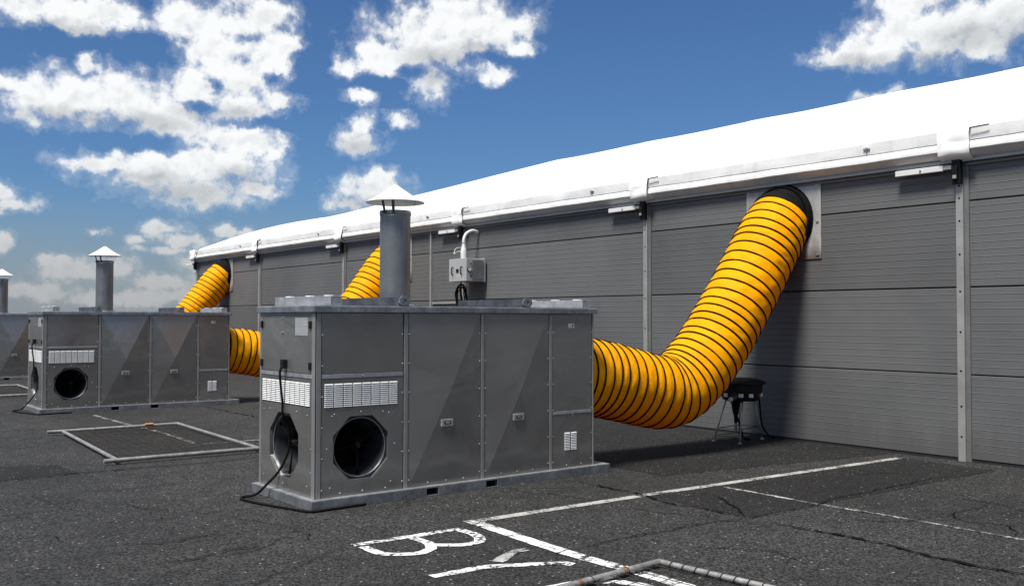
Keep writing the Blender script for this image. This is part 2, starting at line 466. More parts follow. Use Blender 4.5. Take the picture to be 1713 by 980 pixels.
    br = N.n('ShaderNodeTexBrick', ins={'Scale': 1.0, 'Brick Width': 0.05, 'Row Height': 0.012, 'Mortar Size': 0.0035, 'Mortar Smooth': 0.0,
                                        'Color1': (0.05, 0.052, 0.056, 1), 'Color2': (0.20, 0.205, 0.21, 1), 'Mortar': (0.36, 0.365, 0.37, 1)})
    s = N.n('ShaderNodeSeparateXYZ', ins={0: co})
    N.put(br.inputs['Vector'], N.n('ShaderNodeCombineXYZ', ins={0: s.outputs[1], 1: s.outputs[2]}).outputs[0])
    spk = N.ss(N.noise(co, 260, 2, 0.6), 0.5, 0.6)
    N.put(b.inputs['Base Color'], N.mix(N.m('MULTIPLY', spk, 0.6), br.outputs[0], (0.34, 0.345, 0.35)))
    b.inputs['Roughness'].default_value = 0.4
    M['print'] = m
    return M


M = make_materials()


# ------------------------------------------------------------------ mesh helpers
class MB:
    def __init__(s):
        s.v = []
        s.f = []
        s.uv = None

    def add(s, vs, fs):
        o = len(s.v)
        s.v += [tuple(x) for x in vs]
        s.f += [tuple(i + o for i in f) for f in fs]
        return s

    def box(s, x0, x1, y0, y1, z0, z1):
        return s.add([(x0, y0, z0), (x1, y0, z0), (x1, y1, z0), (x0, y1, z0), (x0, y0, z1), (x1, y0, z1), (x1, y1, z1), (x0, y1, z1)],
                     [(0, 3, 2, 1), (4, 5, 6, 7), (0, 1, 5, 4), (1, 2, 6, 5), (2, 3, 7, 6), (3, 0, 4, 7)])

    def tube(s, pts, r, n=8, closed=False, caps=True):
        pts = [Vector(p) for p in pts]
        k = len(pts)
        ring0 = len(s.v)
        prev = None
        for i, p in enumerate(pts):
            if closed:
                t = pts[(i + 1) % k] - pts[i - 1]
            else:
                t = pts[min(i + 1, k - 1)] - pts[max(i - 1, 0)]
            t.normalize()
            if prev is None:
                a = Vector((0, 0, 1)) if abs(t.z) < 0.9 else Vector((1, 0, 0))
                prev = t.cross(a).normalized()
            nrm = (prev - t * prev.dot(t)).normalized()
            prev = nrm
            bn = t.cross(nrm)
            rr = r[i] if isinstance(r, (list, tuple)) else r
            for j in range(n):
                a = 2 * math.pi * j / n
                s.v.append(tuple(p + (nrm * math.cos(a) + bn * math.sin(a)) * rr))
        m = k if closed else k - 1
        for i in range(m):
            for j in range(n):
                a = ring0 + i * n + j
                b = ring0 + i * n + (j + 1) % n
                c = ring0 + ((i + 1) % k) * n + (j + 1) % n
                d = ring0 + ((i + 1) % k) * n + j
                s.f.append((a, b, c, d))
        if caps and not closed:
            s.f.append(tuple(ring0 + j for j in range(n))[::-1])
            s.f.append(tuple(ring0 + (k - 1) * n + j for j in range(n)))
        return s

    def lathe(s, prof, n=32, cx=0, cy=0, cap=True):
        o = len(s.v)
        for r, z in prof:
            for j in range(n):
                a = 2 * math.pi * j / n
                s.v.append((cx + r * math.cos(a), cy + r * math.sin(a), z))
        for i in range(len(prof) - 1):
            for j in range(n):
                s.f.append((o + i * n + j, o + i * n + (j + 1) % n, o + (i + 1) * n + (j + 1) % n, o + (i + 1) * n + j))
        if cap:
            s.f.append(tuple(o + j for j in range(n))[::-1])
            s.f.append(tuple(o + (len(prof) - 1) * n + j for j in range(n)))
        return s

    def build(s, name, mat, parent=None, smooth=False, bevel=0.0, kind=None, recalc=True, auto=None):
        me = bpy.data.meshes.new(name)
        me.from_pydata(s.v, [], s.f)
        if recalc:
            bm = bmesh.new()
            bm.from_mesh(me)
            bmesh.ops.recalc_face_normals(bm, faces=bm.faces)
            bm.to_mesh(me)
            bm.free()
        me.materials.append(M[mat])
        if smooth:
            for p in me.polygons:
                p.use_smooth = True
            if auto:
                me.set_sharp_from_angle(angle=R(auto))
        me.update()
        return link(name, me, parent, bevel, kind)


def link(name, me, parent=None, bevel=0.0, kind=None):
    o = bpy.data.objects.new(name, me)
    C.objects.link(o)
    if parent is not None:
        o.parent = parent
    if bevel:
        md = o.modifiers.new('bevel', 'BEVEL')
        md.width = bevel
        md.segments = 2
        md.limit_method = 'ANGLE'
        md.angle_limit = R(40)
    if kind:
        o['kind'] = kind
    return o


def box(name, mat, parent, x0, x1, y0, y1, z0, z1, bevel=0.0):
    return MB().box(x0, x1, y0, y1, z0, z1).build(name, mat, parent, bevel=bevel)


def thing(name, label, cat, loc=(0, 0, 0), rz=0.0, group=None):
    o = bpy.data.objects.new(name, None)
    o.empty_display_size = 0.2
    C.objects.link(o)
    o.location = loc
    o.rotation_euler = (0, 0, rz)
    tag(o, label, cat, group)
    return o


def tag(o, label=None, cat=None, group=None, kind=None):
    for k, v in (('label', label), ('category', cat), ('group', group), ('kind', kind)):
        if v:
            o[k] = v
    return o


def copy_tree(o, parent=None):
    c = o.copy()
    C.objects.link(c)
    c.parent = parent
    for ch in [x for x in C.objects if x.parent == o]:
        copy_tree(ch, c)
    return c


def catmull(pts, step):
    pts = [Vector(p) for p in pts]
    ext = [2 * pts[0] - pts[1]] + pts + [2 * pts[-1] - pts[-2]]
    out = []
    for i in range(1, len(ext) - 2):
        a, b, c, d = ext[i - 1:i + 3]
        for k in range(24):
            t = k / 24
            out.append(0.5 * ((2 * b) + (c - a) * t + (2 * a - 5 * b + 4 * c - d) * t * t + (3 * b - a - 3 * c + d) * t ** 3))
    out.append(pts[-1])
    # resample by length
    L = [0]
    for i in range(1, len(out)):
        L.append(L[-1] + (out[i] - out[i - 1]).length)
    n = max(2, int(round(L[-1] / step)))
    res = []
    j = 0
    for k in range(n + 1):
        s = L[-1] * k / n
        while j < len(L) - 2 and L[j + 1] < s:
            j += 1
        f = (s - L[j]) / max(1e-9, L[j + 1] - L[j])
        res.append(out[j].lerp(out[j + 1], min(1, max(0, f))))
    return res


# ------------------------------------------------------------------ ground, markings, cracks
g = MB().add([(-1500, -1500, 0), (1500, -1500, 0), (1500, 1500, 0), (-1500, 1500, 0)], [(0, 1, 2, 3)]).build('ground', 'asphalt')
tag(g, 'dark worn asphalt yard with fine cracks and pale chips', 'ground', kind='structure')


def ribbon(name, mat, pts, width, z, jitter=0.004, step=0.06, sub=True, taper=False):
    p = catmull([(x, y, 0) for x, y in pts], step) if sub else [Vector((x, y, 0)) for x, y in pts]
    vs, fs = [], []
    n = len(p)
    for i, q in enumerate(p):
        t = (p[min(i + 1, n - 1)] - p[max(i - 1, 0)]).normalized()
        s = Vector((-t.y, t.x, 0))
        w = width / 2
        if taper:
            w *= min(1, 0.25 + 1.5 * min(i, n - 1 - i) / n)
        a = q + s * (w + random.uniform(-jitter, jitter))
        b = q - s * (w + random.uniform(-jitter, jitter))
        vs += [(a.x, a.y, z), (b.x, b.y, z)]
    for i in range(n - 1):
        fs.append((2 * i, 2 * i + 1, 2 * i + 3, 2 * i + 2))
    return MB().add(vs, fs).build(name, mat, g)


def crack(pts, width, z=0.0105):
    p = catmull([(x, y, 0) for x, y in pts], 0.045)
    n = len(p)
    off = 0.0
    vs, fs = [], []
    for i, q in enumerate(p):
        t = (p[min(i + 1, n - 1)] - p[max(i - 1, 0)]).normalized()
        s = Vector((-t.y, t.x, 0))
        off = 0.85 * off + random.uniform(-0.02, 0.02)
        q = q + s * off
        w = width * random.uniform(0.25, 1.0) * min(1, 0.15 + 4 * min(i, n - 1 - i) / n)
        a, b = q + s * w / 2, q - s * w / 2
        vs += [(a.x, a.y, z), (b.x, b.y, z)]
    for i in range(n - 1):
        fs.append((2 * i, 2 * i + 1, 2 * i + 3, 2 * i + 2))
    return MB().add(vs, fs).build('asphalt_crack', 'crack', g)


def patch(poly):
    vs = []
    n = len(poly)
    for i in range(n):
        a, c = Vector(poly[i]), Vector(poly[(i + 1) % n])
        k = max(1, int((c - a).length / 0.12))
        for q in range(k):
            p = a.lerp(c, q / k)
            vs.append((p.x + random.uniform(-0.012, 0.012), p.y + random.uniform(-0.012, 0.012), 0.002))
    return MB().add(vs, [tuple(range(len(vs)))]).build('asphalt_patch_and_shade', 'asphalt_patch_and_shade', g)


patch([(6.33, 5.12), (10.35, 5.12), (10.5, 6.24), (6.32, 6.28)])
patch([(0.2, 10.72), (2.55, 10.75), (2.5, 11.5), (1.9, 11.75), (0.2, 11.7)])
patch([(7.25, 7.0), (9.2, 6.72), (10.7, 6.5), (10.7, 12.0), (7.4, 12.0)])  # dark sheet painting in the deep shade under the hose and along the wall

ribbon('painted_line', 'paint', [(4.37, 6.335), (6.26, 6.335)], 0.105, 0.004)
ribbon('painted_line', 'paint', [(6.30, 6.34), (8.4, 6.30), (10.38, 6.255)], 0.10, 0.004)
ribbon('painted_line', 'paint_fresh', [(4.425, 6.33), (4.36, 5.15), (4.38, 4.60), (4.385, 4.05), (4.385, 1.6), (4.385, -0.8)], 0.118, 0.0065)
ribbon('painted_line', 'paint_worn', [(7.268, 6.20), (7.25, 5.15), (7.29, 4.3), (7.284, 3.4), (7.28, -0.8)], 0.05, 0.004, 0.008)
ribbon('painted_line', 'paint_worn', [(4.25, 17.0), (4.29, 15.4), (4.37, 13.9), (4.34, 12.4)], 0.07, 0.004, 0.01)
ribbon('painted_line', 'paint_worn', [(4.40, 12.31), (5.12, 12.28), (9.8, 12.2)], 0.07, 0.004, 0.01)
# the letter B and the letter Y
ribbon('painted_letter', 'paint_fresh', [(3.29, 6.185), (4.215, 6.175)], 0.082, 0.004, 0.006)
ribbon('painted_letter', 'paint_fresh', [(3.335, 6.10), (3.32, 5.925), (3.36, 5.80), (3.46, 5.73), (3.58, 5.71), (3.70, 5.79), (3.755, 5.94), (3.75, 6.12)], 0.082, 0.0055, 0.006)
ribbon('painted_letter', 'paint_fresh', [(3.76, 5.84), (3.85, 5.76), (3.95, 5.71), (4.07, 5.74), (4.15, 5.85), (4.18, 5.98), (4.17, 6.115)], 0.082, 0.007, 0.006)
ribbon('painted_letter', 'paint_fresh', [(3.29, 5.145), (3.47, 5.142), (3.65, 5.142), (3.80, 5.094), (3.97, 5.009), (4.15, 4.912), (4.19, 4.84)], 0.082, 0.004, 0.007)
ribbon('painted_letter', 'paint', [(3.83, 5.19), (3.912, 5.24), (4.085, 5.345), (4.20, 5.345)], 0.085, 0.0055, 0.009)
ribbon('painted_letter', 'paint_fresh', [(3.30, 4.50), (3.82, 4.50), (3.96, 4.46), (4.13, 4.36), (4.20, 4.2), (4.17, 4.05)], 0.082, 0.004, 0.008)
ribbon('painted_letter', 'paint_fresh', [(3.75, 4.40), (3.78, 4.15), (3.70, 3.95)], 0.082, 0.0055, 0.008)
for pts, w in (([(6.333, 7.41), (6.348, 6.93), (6.344, 6.37), (6.244, 5.83), (6.267, 5.53), (6.291, 5.12)], 0.035),
               ([(3.1, 5.06), (3.75, 5.10), (4.31, 5.15), (4.98, 5.18), (6.65, 5.11), (9.0, 5.22), (10.27, 5.09)], 0.016),
               ([(6.292, 4.93), (6.316, 4.45), (6.336, 4.12), (6.313, 3.74), (6.272, 3.37), (6.269, 2.93), (6.25, 1.5)], 0.05),
               ([(2.08, 6.56), (2.134, 6.454), (2.478, 6.528), (2.80, 6.50)], 0.022),
               ([(2.436, 8.70), (2.478, 8.50), (2.58, 8.32), (2.675, 8.25)], 0.02),
               ([(2.775, 7.92), (3.106, 7.926), (3.296, 7.89)], 0.018),
               ([(1.0, 10.7), (1.8, 10.67), (2.145, 10.633), (2.533, 10.725), (2.91, 10.684), (5.2, 10.7)], 0.03),
               ([(2.327, 7.877), (2.459, 7.917), (2.761, 7.882)], 0.014),
               ([(1.328, 7.83), (1.643, 7.79), (1.698, 7.55)], 0.014),
               ([(6.856, 5.97), (6.783, 5.79), (6.614, 5.62), (6.437, 5.33), (6.305, 5.11)], 0.03),
               ([(6.303, 5.78), (6.266, 5.46), (6.305, 5.11)], 0.02),
               ([(6.1, 18.6), (6.25, 16.5), (6.3, 14.0), (6.32, 11.5), (6.33, 9.3)], 0.03),
               ([(0.4, 15.2), (2.0, 15.35), (3.0, 15.2), (6.0, 15.3)], 0.03),
               ([(1.5, 5.6), (2.3, 5.35), (3.1, 5.1)], 0.02),
               ([(2.3, 9.6), (2.7, 9.45), (3.1, 9.5), (3.4, 9.35)], 0.016),
               ([(1.6, 9.3), (2.0, 9.1), (2.3, 9.15)], 0.014), ([(2.9, 6.9), (3.2, 6.75), (3.1, 6.5)], 0.014),
               ([(1.9, 7.2), (2.3, 7.05), (2.5, 7.1), (2.9, 6.95)], 0.016), ([(7.9, 4.3), (7.6, 4.0), (7.7, 3.7), (7.3, 3.5)], 0.02),
               ([(6.9, 4.6), (7.1, 4.3), (7.5, 4.25)], 0.016), ([(5.2, 4.7), (5.5, 4.3), (5.4, 3.9)], 0.016), ([(8.8, 5.9), (9.2, 5.75), (9.4, 5.5)], 0.018),
               ([(8.3, 4.9), (8.5, 4.2), (8.2, 3.6), (8.6, 2.8)], 0.02)):
    crack(pts, w * 1.1)

# ------------------------------------------------------------------ the hall
XW, Y0, BAY = 10.753, 5.678, 5.0
PIL = [Y0 + BAY * k for k in range(-3, 6)]
YA, YB = PIL[0], PIL[-1]
RIDGE_X, RIDGE_Z = 25.75, 8.18
EAVE_X, EAVE_Z = XW - 0.11, 3.74
hall = thing('exhibition_hall', 'long grey panelled hall with a white fabric roof behind the units', 'hall', (0, 0, 0))

box('wall_liner', 'wall_dark', hall, XW + 0.03, XW + 0.10, YA, YB, 0.0, 3.62)
# ribbed wall panels, one object each, sharing one mesh per height
ROWS = [(0.035, 0.973), (0.985, 1.962), (1.976, 2.939), (2.953, 3.60)]


def panel_mesh(h, w):
    prof = [(0.012, 0.0), (0.0, 0.006)]
    z = 0.083
    while z < h - 0.03:
        prof += [(0.0, z - 0.006), (0.0026, z - 0.003), (-0.0022, z + 0.003), (0.0, z + 0.012)]
        z += 0.0815
    prof += [(0.0, h - 0.006), (0.012, h)]
    vs, fs = [], []
    for x, zz in prof:
        vs += [(x, 0, zz), (x, w, zz)]
    for i in range(len(prof) - 1):
        fs.append((2 * i, 2 * i + 2, 2 * i + 3, 2 * i + 1))
    n = len(prof)
    # closing back
    vs += [(0.03, 0, 0), (0.03, w, 0), (0.03, 0, h), (0.03, w, h)]
    b = 2 * n
    fs += [(0, 1, b + 1, b), (2 * n - 2, b + 2, b + 3, 2 * n - 1), (b, b + 1, b + 3, b + 2)]
    mb = MB().add(vs, fs)
    me = bpy.data.meshes.new('wall_panel')
    me.from_pydata(mb.v, [], mb.f)
    bm = bmesh.new()
    bm.from_mesh(me)
    bmesh.ops.recalc_face_normals(bm, faces=bm.faces)
    bm.to_mesh(me)
    bm.free()
    me.materials.append(M['panel'])
    return me


for (z0, z1) in ROWS:
    me = panel_mesh(z1 - z0, BAY - 0.012)
    for k in range(len(PIL) - 1):
        o = link('wall_panel', me, hall)
        o.location = (XW + random.uniform(-0.002, 0.002), PIL[k] + 0.006, z0)
box('base_rail', 'wall_dark', hall, XW + 0.008, XW + 0.05, YA, YB, 0.0, 0.034)


def pillar(y, narrow=False):
    w = 0.05 if narrow else 0.085
    p = box('pillar', 'alu', hall, XW - 0.045, XW + 0.02, y - w / 2, y + w / 2, 0.0, 3.42, 0.004)
    if not narrow:
        box('pillar_flange', 'alu_dark', p, XW - 0.020, XW + 0.02, y - w / 2 - 0.055, y - w / 2 - 0.001, 0.0, 3.42, 0.003)
        mb = MB()
        for z in (0.28, 0.62, 1.02, 1.46, 1.92, 2.34, 2.72, 2.98, 3.12):
            mb.add([(XW - 0.0465, y + 0.012 * math.cos(a), z + 0.012 * math.sin(a)) for a in [i * math.pi / 4 for i in range(8)]] +
                   [(XW - 0.0455, y + 0.013 * math.cos(a), z + 0.013 * math.sin(a)) for a in [i * math.pi / 4 for i in range(8)]],
                   [tuple(range(8))] + [(i, (i + 1) % 8, 8 + (i + 1) % 8, 8 + i) for i in range(8)])
        mb.build('bolt_holes', 'void', p, kind='stuff')
        # bracket and tension bar under the eave
        br = MB().box(XW - 0.11, XW - 0.046, y - 0.05, y + 0.05, 3.14, 3.44).box(XW - 0.14, XW - 0.10, y - 0.03, y + 0.03, 3.18, 3.34)
        br.build('eave_bracket', 'black', hall, bevel=0.004)
        box('bracket_pin', 'alu', hall, XW - 0.150, XW - 0.1405, y - 0.022, y + 0.022, 3.195, 3.235, 0.003)
        box('tension_bar', 'white_plastic', hall, XW - 0.125, XW - 0.075, y + 0.15, y + 0.74, 3.30, 3.365, 0.004)
        box('bar_joint', 'alu', hall, XW - 0.120, XW - 0.080, y + 0.052, y + 0.148, 3.31, 3.36, 0.003)
        pin = MB().tube([(XW - 0.135, y + 0.42, 3.335), (XW - 0.126, y + 0.42, 3.335)], 0.014, 8)
        pin.build('bar_bolt', 'alu', hall)


for y in PIL:
    pillar(y)
pillar(16.84, True)
box('door_rail', 'alu', hall, XW - 0.03, XW - 0.003, 15.80, 16.80, 1.90, 1.935, 0.003)

# eave: fabric valance running along each bay, keder rail below
EPROF = [(o - 0.09, z) if o > 0.19 else (o * 0.55, z) for o, z in ((0.20, 3.755), (0.232, 3.745), (0.236, 3.70), (0.240, 3.65), (0.240, 3.61), (0.234, 3.598), (0.243, 3.585), (0.256, 3.54), (0.258, 3.512), (0.254, 3.505), (0.14, 3.44), (0.10, 3.425), (0.09, 3.43))]


def eave_strip(y0, y1, prof, ny, amp, off=0.0, seed=0.0):
    vs, fs = [], []
    n = len(prof)
    for i in range(ny + 1):
        y = y0 + (y1 - y0) * i / ny
        for j, (o, z) in enumerate(prof):
            w = mnoise.noise(Vector((y * 1.3 + seed, z * 5, 3.1))) * amp + mnoise.noise(Vector((y * 5 + seed + z * 5, z * 8 - y * 3, 7.7))) * amp * 0.6
            vs.append((XW - o - off - w, y, z + w * 0.6))
    for i in range(ny):
        for j in range(n - 1):
            fs.append((i * n + j, (i + 1) * n + j, (i + 1) * n + j + 1, i * n + j + 1))
    return MB().add(vs, fs)


for k in range(len(PIL) - 1):
    eave_strip(PIL[k] + 0.005, PIL[k + 1] - 0.005, EPROF, 60, 0.008, 0.0, k * 17.3).build('eave_valance', 'valance', hall, smooth=True, auto=22)
    box('keder_rail', 'alu', hall, XW - 0.085, XW - 0.03, PIL[k] + 0.06, PIL[k + 1] - 0.06, 3.385, 3.42, 0.003)
    box('keder_rail', 'alu_dark', hall, XW - 0.030, XW - 0.004, PIL[k] + 0.06, PIL[k + 1] - 0.06, 3.345, 3.38, 0.003)
    # buckles on the fabric
    yb = PIL[k] + 1.05
    MB().box(XW - 0.172, XW - 0.156, yb, yb + 0.09, 3.675, 3.687).box(XW - 0.182, XW - 0.156, yb + 0.03, yb + 0.055, 3.668, 3.694).build('buckle', 'alu', hall)
# fabric flaps over the frames
for k, y in enumerate(PIL):
    pr = [(0.10, 3.80), (0.17, 3.785), (0.225, 3.765), (0.262, 3.74), (0.272, 3.68), (0.27, 3.62), (0.262, 3.58), (0.272, 3.53), (0.265, 3.47), (0.24, 3.435), (0.16, 3.41)]
    pr = [(o - 0.09, z) for o, z in pr]
    eave_strip(y - 0.20, y + 0.17, pr, 30, 0.04, 0.02, k * 31.7 + 5).build('corner_flap', 'pvc', hall, smooth=True)
    MB().tube([(XW - 0.195, y - 0.21, 3.735), (XW - 0.190, y - 0.42, 3.742)], 0.009, 6).build('strap_hook', 'galv_dark', hall)

# roof sheets, one per bay and slope, each slack between its frames
slope_len = RIDGE_X - EAVE_X


def roof_sheet(y0, y1, side, seed):
    nx, ny = 26, 10
    vs, fs = [], []
    for i in range(nx + 1):
        s = i / nx
        for j in range(ny + 1):
            q = j / ny
            x = EAVE_X + slope_len * s
            z = EAVE_Z + (RIDGE_Z - EAVE_Z) * s
            hump = 0.16 * math.sin(math.pi * min(1, s / 0.32)) if s < 0.32 else 0.0
            sag = -0.09 * math.sin(math.pi * q) * math.sin(math.pi * min(1, s * 1.4 + 0.05)) - 0.03 * math.sin(math.pi * q) * s
            w = mnoise.noise(Vector((x * 0.6, (y0 + q * 5) * 0.8, seed))) * 0.012
            if side < 0:
                x = 2 * RIDGE_X - x
            vs.append((x, y0 + (y1 - y0) * q, z + hump + sag + w))
    for i in range(nx):
        for j in range(ny):
            a = i * (ny + 1) + j
            fs.append((a, a + ny + 1, a + ny + 2, a + 1))
    return MB().add(vs, fs).build('roof_sheet', 'pvc', hall, smooth=True)


for k in range(len(PIL) - 1):
    for side in (1, -1):
        roof_sheet(PIL[k], PIL[k + 1], side, k * 3.3)
for y in PIL:
    pts = []
    for i in range(27):
        s = i / 26
        hump = 0.16 * math.sin(math.pi * min(1, s / 0.32)) if s < 0.32 else 0.0
        pts.append((EAVE_X + slope_len * s, y, EAVE_Z + (RIDGE_Z - EAVE_Z) * s + hump + 0.002))
    MB().tube(pts, 0.004, 5).build('roof_seam', 'seam', hall, smooth=True)
# gable ends and far wall
for y in (YA, YB):
    MB().add([(XW, y, 0), (2 * RIDGE_X - XW, y, 0), (2 * RIDGE_X - XW, y, 3.6), (RIDGE_X, y, RIDGE_Z - 0.1), (XW, y, 3.6)], [(0, 1, 2, 3, 4)]).build('gable_wall', 'panel', hall)
MB().add([(2 * RIDGE_X - XW, YA, 0), (2 * RIDGE_X - XW, YB, 0), (2 * RIDGE_X - XW, YB, 3.7), (2 * RIDGE_X - XW, YA, 3.7)], [(0, 1, 2, 3)]).build('rear_wall', 'panel', hall)
# end flap at the far corner of the eave
eave_strip(YB - 0.30, YB + 0.04, [(o + 0.01, z) for o, z in EPROF], 12, 0.02, 0.01, 3).build('corner_flap', 'valance', hall, smooth=True)
MB().add([(XW - 0.172, YB + 0.042, 3.43), (XW + 0.6, YB + 0.042, 3.43), (XW + 0.6, YB + 0.042, 3.98), (XW - 0.10, YB + 0.042, 3.75), (XW - 0.172, YB + 0.042, 3.70)], [(0, 1, 2, 3, 4)]).build('gable_flap', 'pvc', hall)

# duct plates with their spigots
HOSE_Y = [8.13, 18.22, 28.28]
for hy in HOSE_Y:
    pl = box('duct_plate', 'plate', hall, XW - 0.016, XW - 0.004, hy - 0.60, hy + 0.60, 2.385, 3.40, 0.002)
    sp = MB()
    n = 40
    for x, rr in ((XW - 0.017, 0.49), (XW - 0.03, 0.49), (XW - 0.03, 0.475), (XW - 0.10, 0.47), (XW - 0.10, 0.45), (XW - 0.02, 0.45)):
        for j in range(n):
            a = 2 * math.pi * j / n
            sp.v.append((x, hy + rr * math.cos(a), 2.91 + rr * math.sin(a)))
    for i in range(5):
        for j in range(n):
            sp.f.append((i * n + j, i * n + (j + 1) % n, (i + 1) * n + (j + 1) % n, (i + 1) * n + j))
    sp.build('duct_spigot', 'rubber', pl, smooth=True, auto=40)
    for dy, dz in ((-0.55, 0.45), (-0.55, -0.02), (-0.55, -0.45), (0.55, 0.45), (0.55, -0.45)):
        MB().box(XW - 0.03, XW - 0.0165, hy + dy - 0.02, hy + dy + 0.02, 2.89 + dz - 0.008, 2.89 + dz + 0.008).build('plate_screw', 'galv_light', pl)


# ------------------------------------------------------------------ heating units
UL, UW = 3.454, 1.20
XL, XR = 0.06, 3.285           # body left and right
YF, YK = 0.07, 1.165           # body front and back
ZB, ZT = 0.086, 1.655


def F(s, z, o=0.0):             # front face: s along x, o outwards
    return (s, YF - o, z)


def E(s, z, o=0.0):             # end face (towards -x): s along y, o outwards
    return (XL - o, s, z)


def fbox(P, s0, s1, z0, z1, o0, o1):
    c = [P(s0, z0, o0), P(s1, z0, o0), P(s1, z1, o0), P(s0, z1, o0), P(s0, z0, o1), P(s1, z0, o1), P(s1, z1, o1), P(s0, z1, o1)]
    return c, [(0, 3, 2, 1), (4, 5, 6, 7), (0, 1, 5, 4), (1, 2, 6, 5), (2, 3, 7, 6), (3, 0, 4, 7)]


def pbox(name, mat, parent, P, s0, s1, z0, z1, o0, o1, bevel=0.0):
    return MB().add(*fbox(P, s0, s1, z0, z1, o0, o1)).build(name, mat, parent, bevel=bevel)


def panel(name, parent, P, s0, s1, z0, z1, o=0.0):
    return pbox(name, 'sheet', parent, P, s0 + 0.002, s1 - 0.002, z0 + 0.002, z1 - 0.002, o - 0.016, o, 0.002)


def cross_panel(parent, P, s0, s1, z0, z1):
    s0 += 0.002
    s1 -= 0.002
    z0 += 0.002
    z1 -= 0.002
    cs, cz = (s0 + s1) / 2, (z0 + z1) / 2 + 0.02
    e = 0.012
    vs = [P(s0, z0, -0.014), P(s1, z0, -0.014), P(s1, z1, -0.014), P(s0, z1, -0.014),
          P(s0, z0, 0), P(s1, z0, 0), P(s1, z1, 0), P(s0, z1, 0),
          P(s0 + e, z0 + e, 0.0005), P(s1 - e, z0 + e, 0.0005), P(s1 - e, z1 - e, 0.0005), P(s0 + e, z1 - e, 0.0005), P(cs, cz, 0.05)]
    fs = [(0, 1, 5, 4), (1, 2, 6, 5), (2, 3, 7, 6), (3, 0, 4, 7)]
    fs += [(4, 5, 9, 8), (5, 6, 10, 9), (6, 7, 11, 10), (7, 4, 8, 11)]
    fs += [(8, 9, 12), (9, 10, 12), (10, 11, 12), (11, 8, 12)]
    return MB().add(vs, fs).build('cross_braced_panel', 'sheet', parent)


def fan_panel(parent, P, s0, s1, z0, z1, cs, cz, ap, name):
    """panel with an octagonal opening, inlet ring, arms and hub behind it"""
    s0 += 0.002
    s1 -= 0.002
    z0 += 0.002
    z1 -= 0.002
    t = ap * math.tan(R(22.5))
    oc = [(cs + x, cz + y) for x, y in ((ap, -t), (ap, t), (t, ap), (-t, ap), (-ap, t), (-ap, -t), (-t, -ap), (t, -ap))]
    co = [(s1, z0), (s1, z1), (s0, z1), (s0, z0)]
    vs = [P(a, b, 0) for a, b in oc] + [P(a, b, 0) for a, b in co] + [P(a, b, -0.035) for a, b in oc] + [P(a, b, -0.016) for a, b in co]
    fs = [(8, 9, 1, 0), (9, 2, 1), (9, 10, 3, 2), (10, 4, 3), (10, 11, 5, 4), (11, 6, 5), (11, 8, 7, 6), (8, 0, 7)]
    fs += [(i, (i + 1) % 8, 12 + (i + 1) % 8, 12 + i) for i in range(8)]
    fs += [(8 + i, 8 + (i + 1) % 4, 20 + (i + 1) % 4, 20 + i) for i in range(4)]
    pn = MB().add(vs, fs).build(name, 'sheet', parent, recalc=True)
    # inlet: step ring from octagon to circle, round throat, dark back
    n = 48
    r = ap * 0.955
    th = MB()
    prof = [(ap * 1.09, -0.036), (r + 0.006, -0.036), (r, -0.030), (r - 0.006, -0.036), (r - 0.012, -0.06), (r - 0.03, -0.16), (r - 0.05, -0.30)]
    for rr, o in prof:
        for j in range(n):
            a = 2 * math.pi * j / n
            th.v.append(P(cs + rr * math.cos(a), cz + rr * math.sin(a), o))
    for i in range(len(prof) - 1):
        for j in range(n):
            th.f.append((i * n + j, i * n + (j + 1) % n, (i + 1) * n + (j + 1) % n, (i + 1) * n + j))
    inlet = th.build('air_inlet', 'duct_dark', pn, smooth=True, auto=35)
    MB().tube([P(cs + (r - 0.004) * math.cos(2 * math.pi * j / 48), cz + (r - 0.004) * math.sin(2 * math.pi * j / 48), -0.029) for j in range(48)], 0.0055, 6, closed=True).build('inlet_ring', 'galv', pn, smooth=True)
    bk = MB().add([P(cs + (r - 0.045) * math.cos(2 * math.pi * j / 24), cz + (r - 0.045) * math.sin(2 * math.pi * j / 24), -0.298) for j in range(24)], [tuple(range(24))])
    bk.build('inlet_back', 'void', pn)
    hub = MB()
    for rr, o in ((0.001, -0.075), (0.02, -0.078), (0.03, -0.09), (0.032, -0.16)):
        for j in range(16):
            a = 2 * math.pi * j / 16
            hub.v.append(P(cs + 0.02 + rr * math.cos(a), cz + 0.01 + rr * math.sin(a), o))
    for i in range(3):
        for j in range(16):
            hub.f.append((i * 16 + j, i * 16 + (j + 1) % 16, (i + 1) * 16 + (j + 1) % 16, (i + 1) * 16 + j))
    hub.build('fan_hub', 'black', pn, smooth=True)
    for a in (185, 268, 40):
        a = R(a)
        c0 = P(cs + 0.02 + 0.028 * math.cos(a), cz + 0.01 + 0.028 * math.sin(a), -0.10)
        c1 = P(cs + (r - 0.012) * math.cos(a), cz + (r - 0.012) * math.sin(a), -0.055)
        MB().tube([c0, c1], [0.006, 0.011], 6).build('fan_arm', 'void', pn, smooth=True)
    mb = MB()
    for k in range(5):                  # fan blades deep in the throat
        a0 = R(72 * k + 10)
        vs = []
        for q in range(5):
            a = a0 + R(9 * q)
            vs.append(P(cs + 0.05 * math.cos(a), cz + 0.05 * math.sin(a), -0.20 - 0.012 * q))
            vs.append(P(cs + (r - 0.055) * math.cos(a), cz + (r - 0.055) * math.sin(a), -0.20 - 0.012 * q))
        mb.add(vs, [(2 * q, 2 * q + 1, 2 * q + 3, 2 * q + 2) for q in range(4)])
    mb.build('fan_blades', 'void', pn, smooth=True)
    return pn


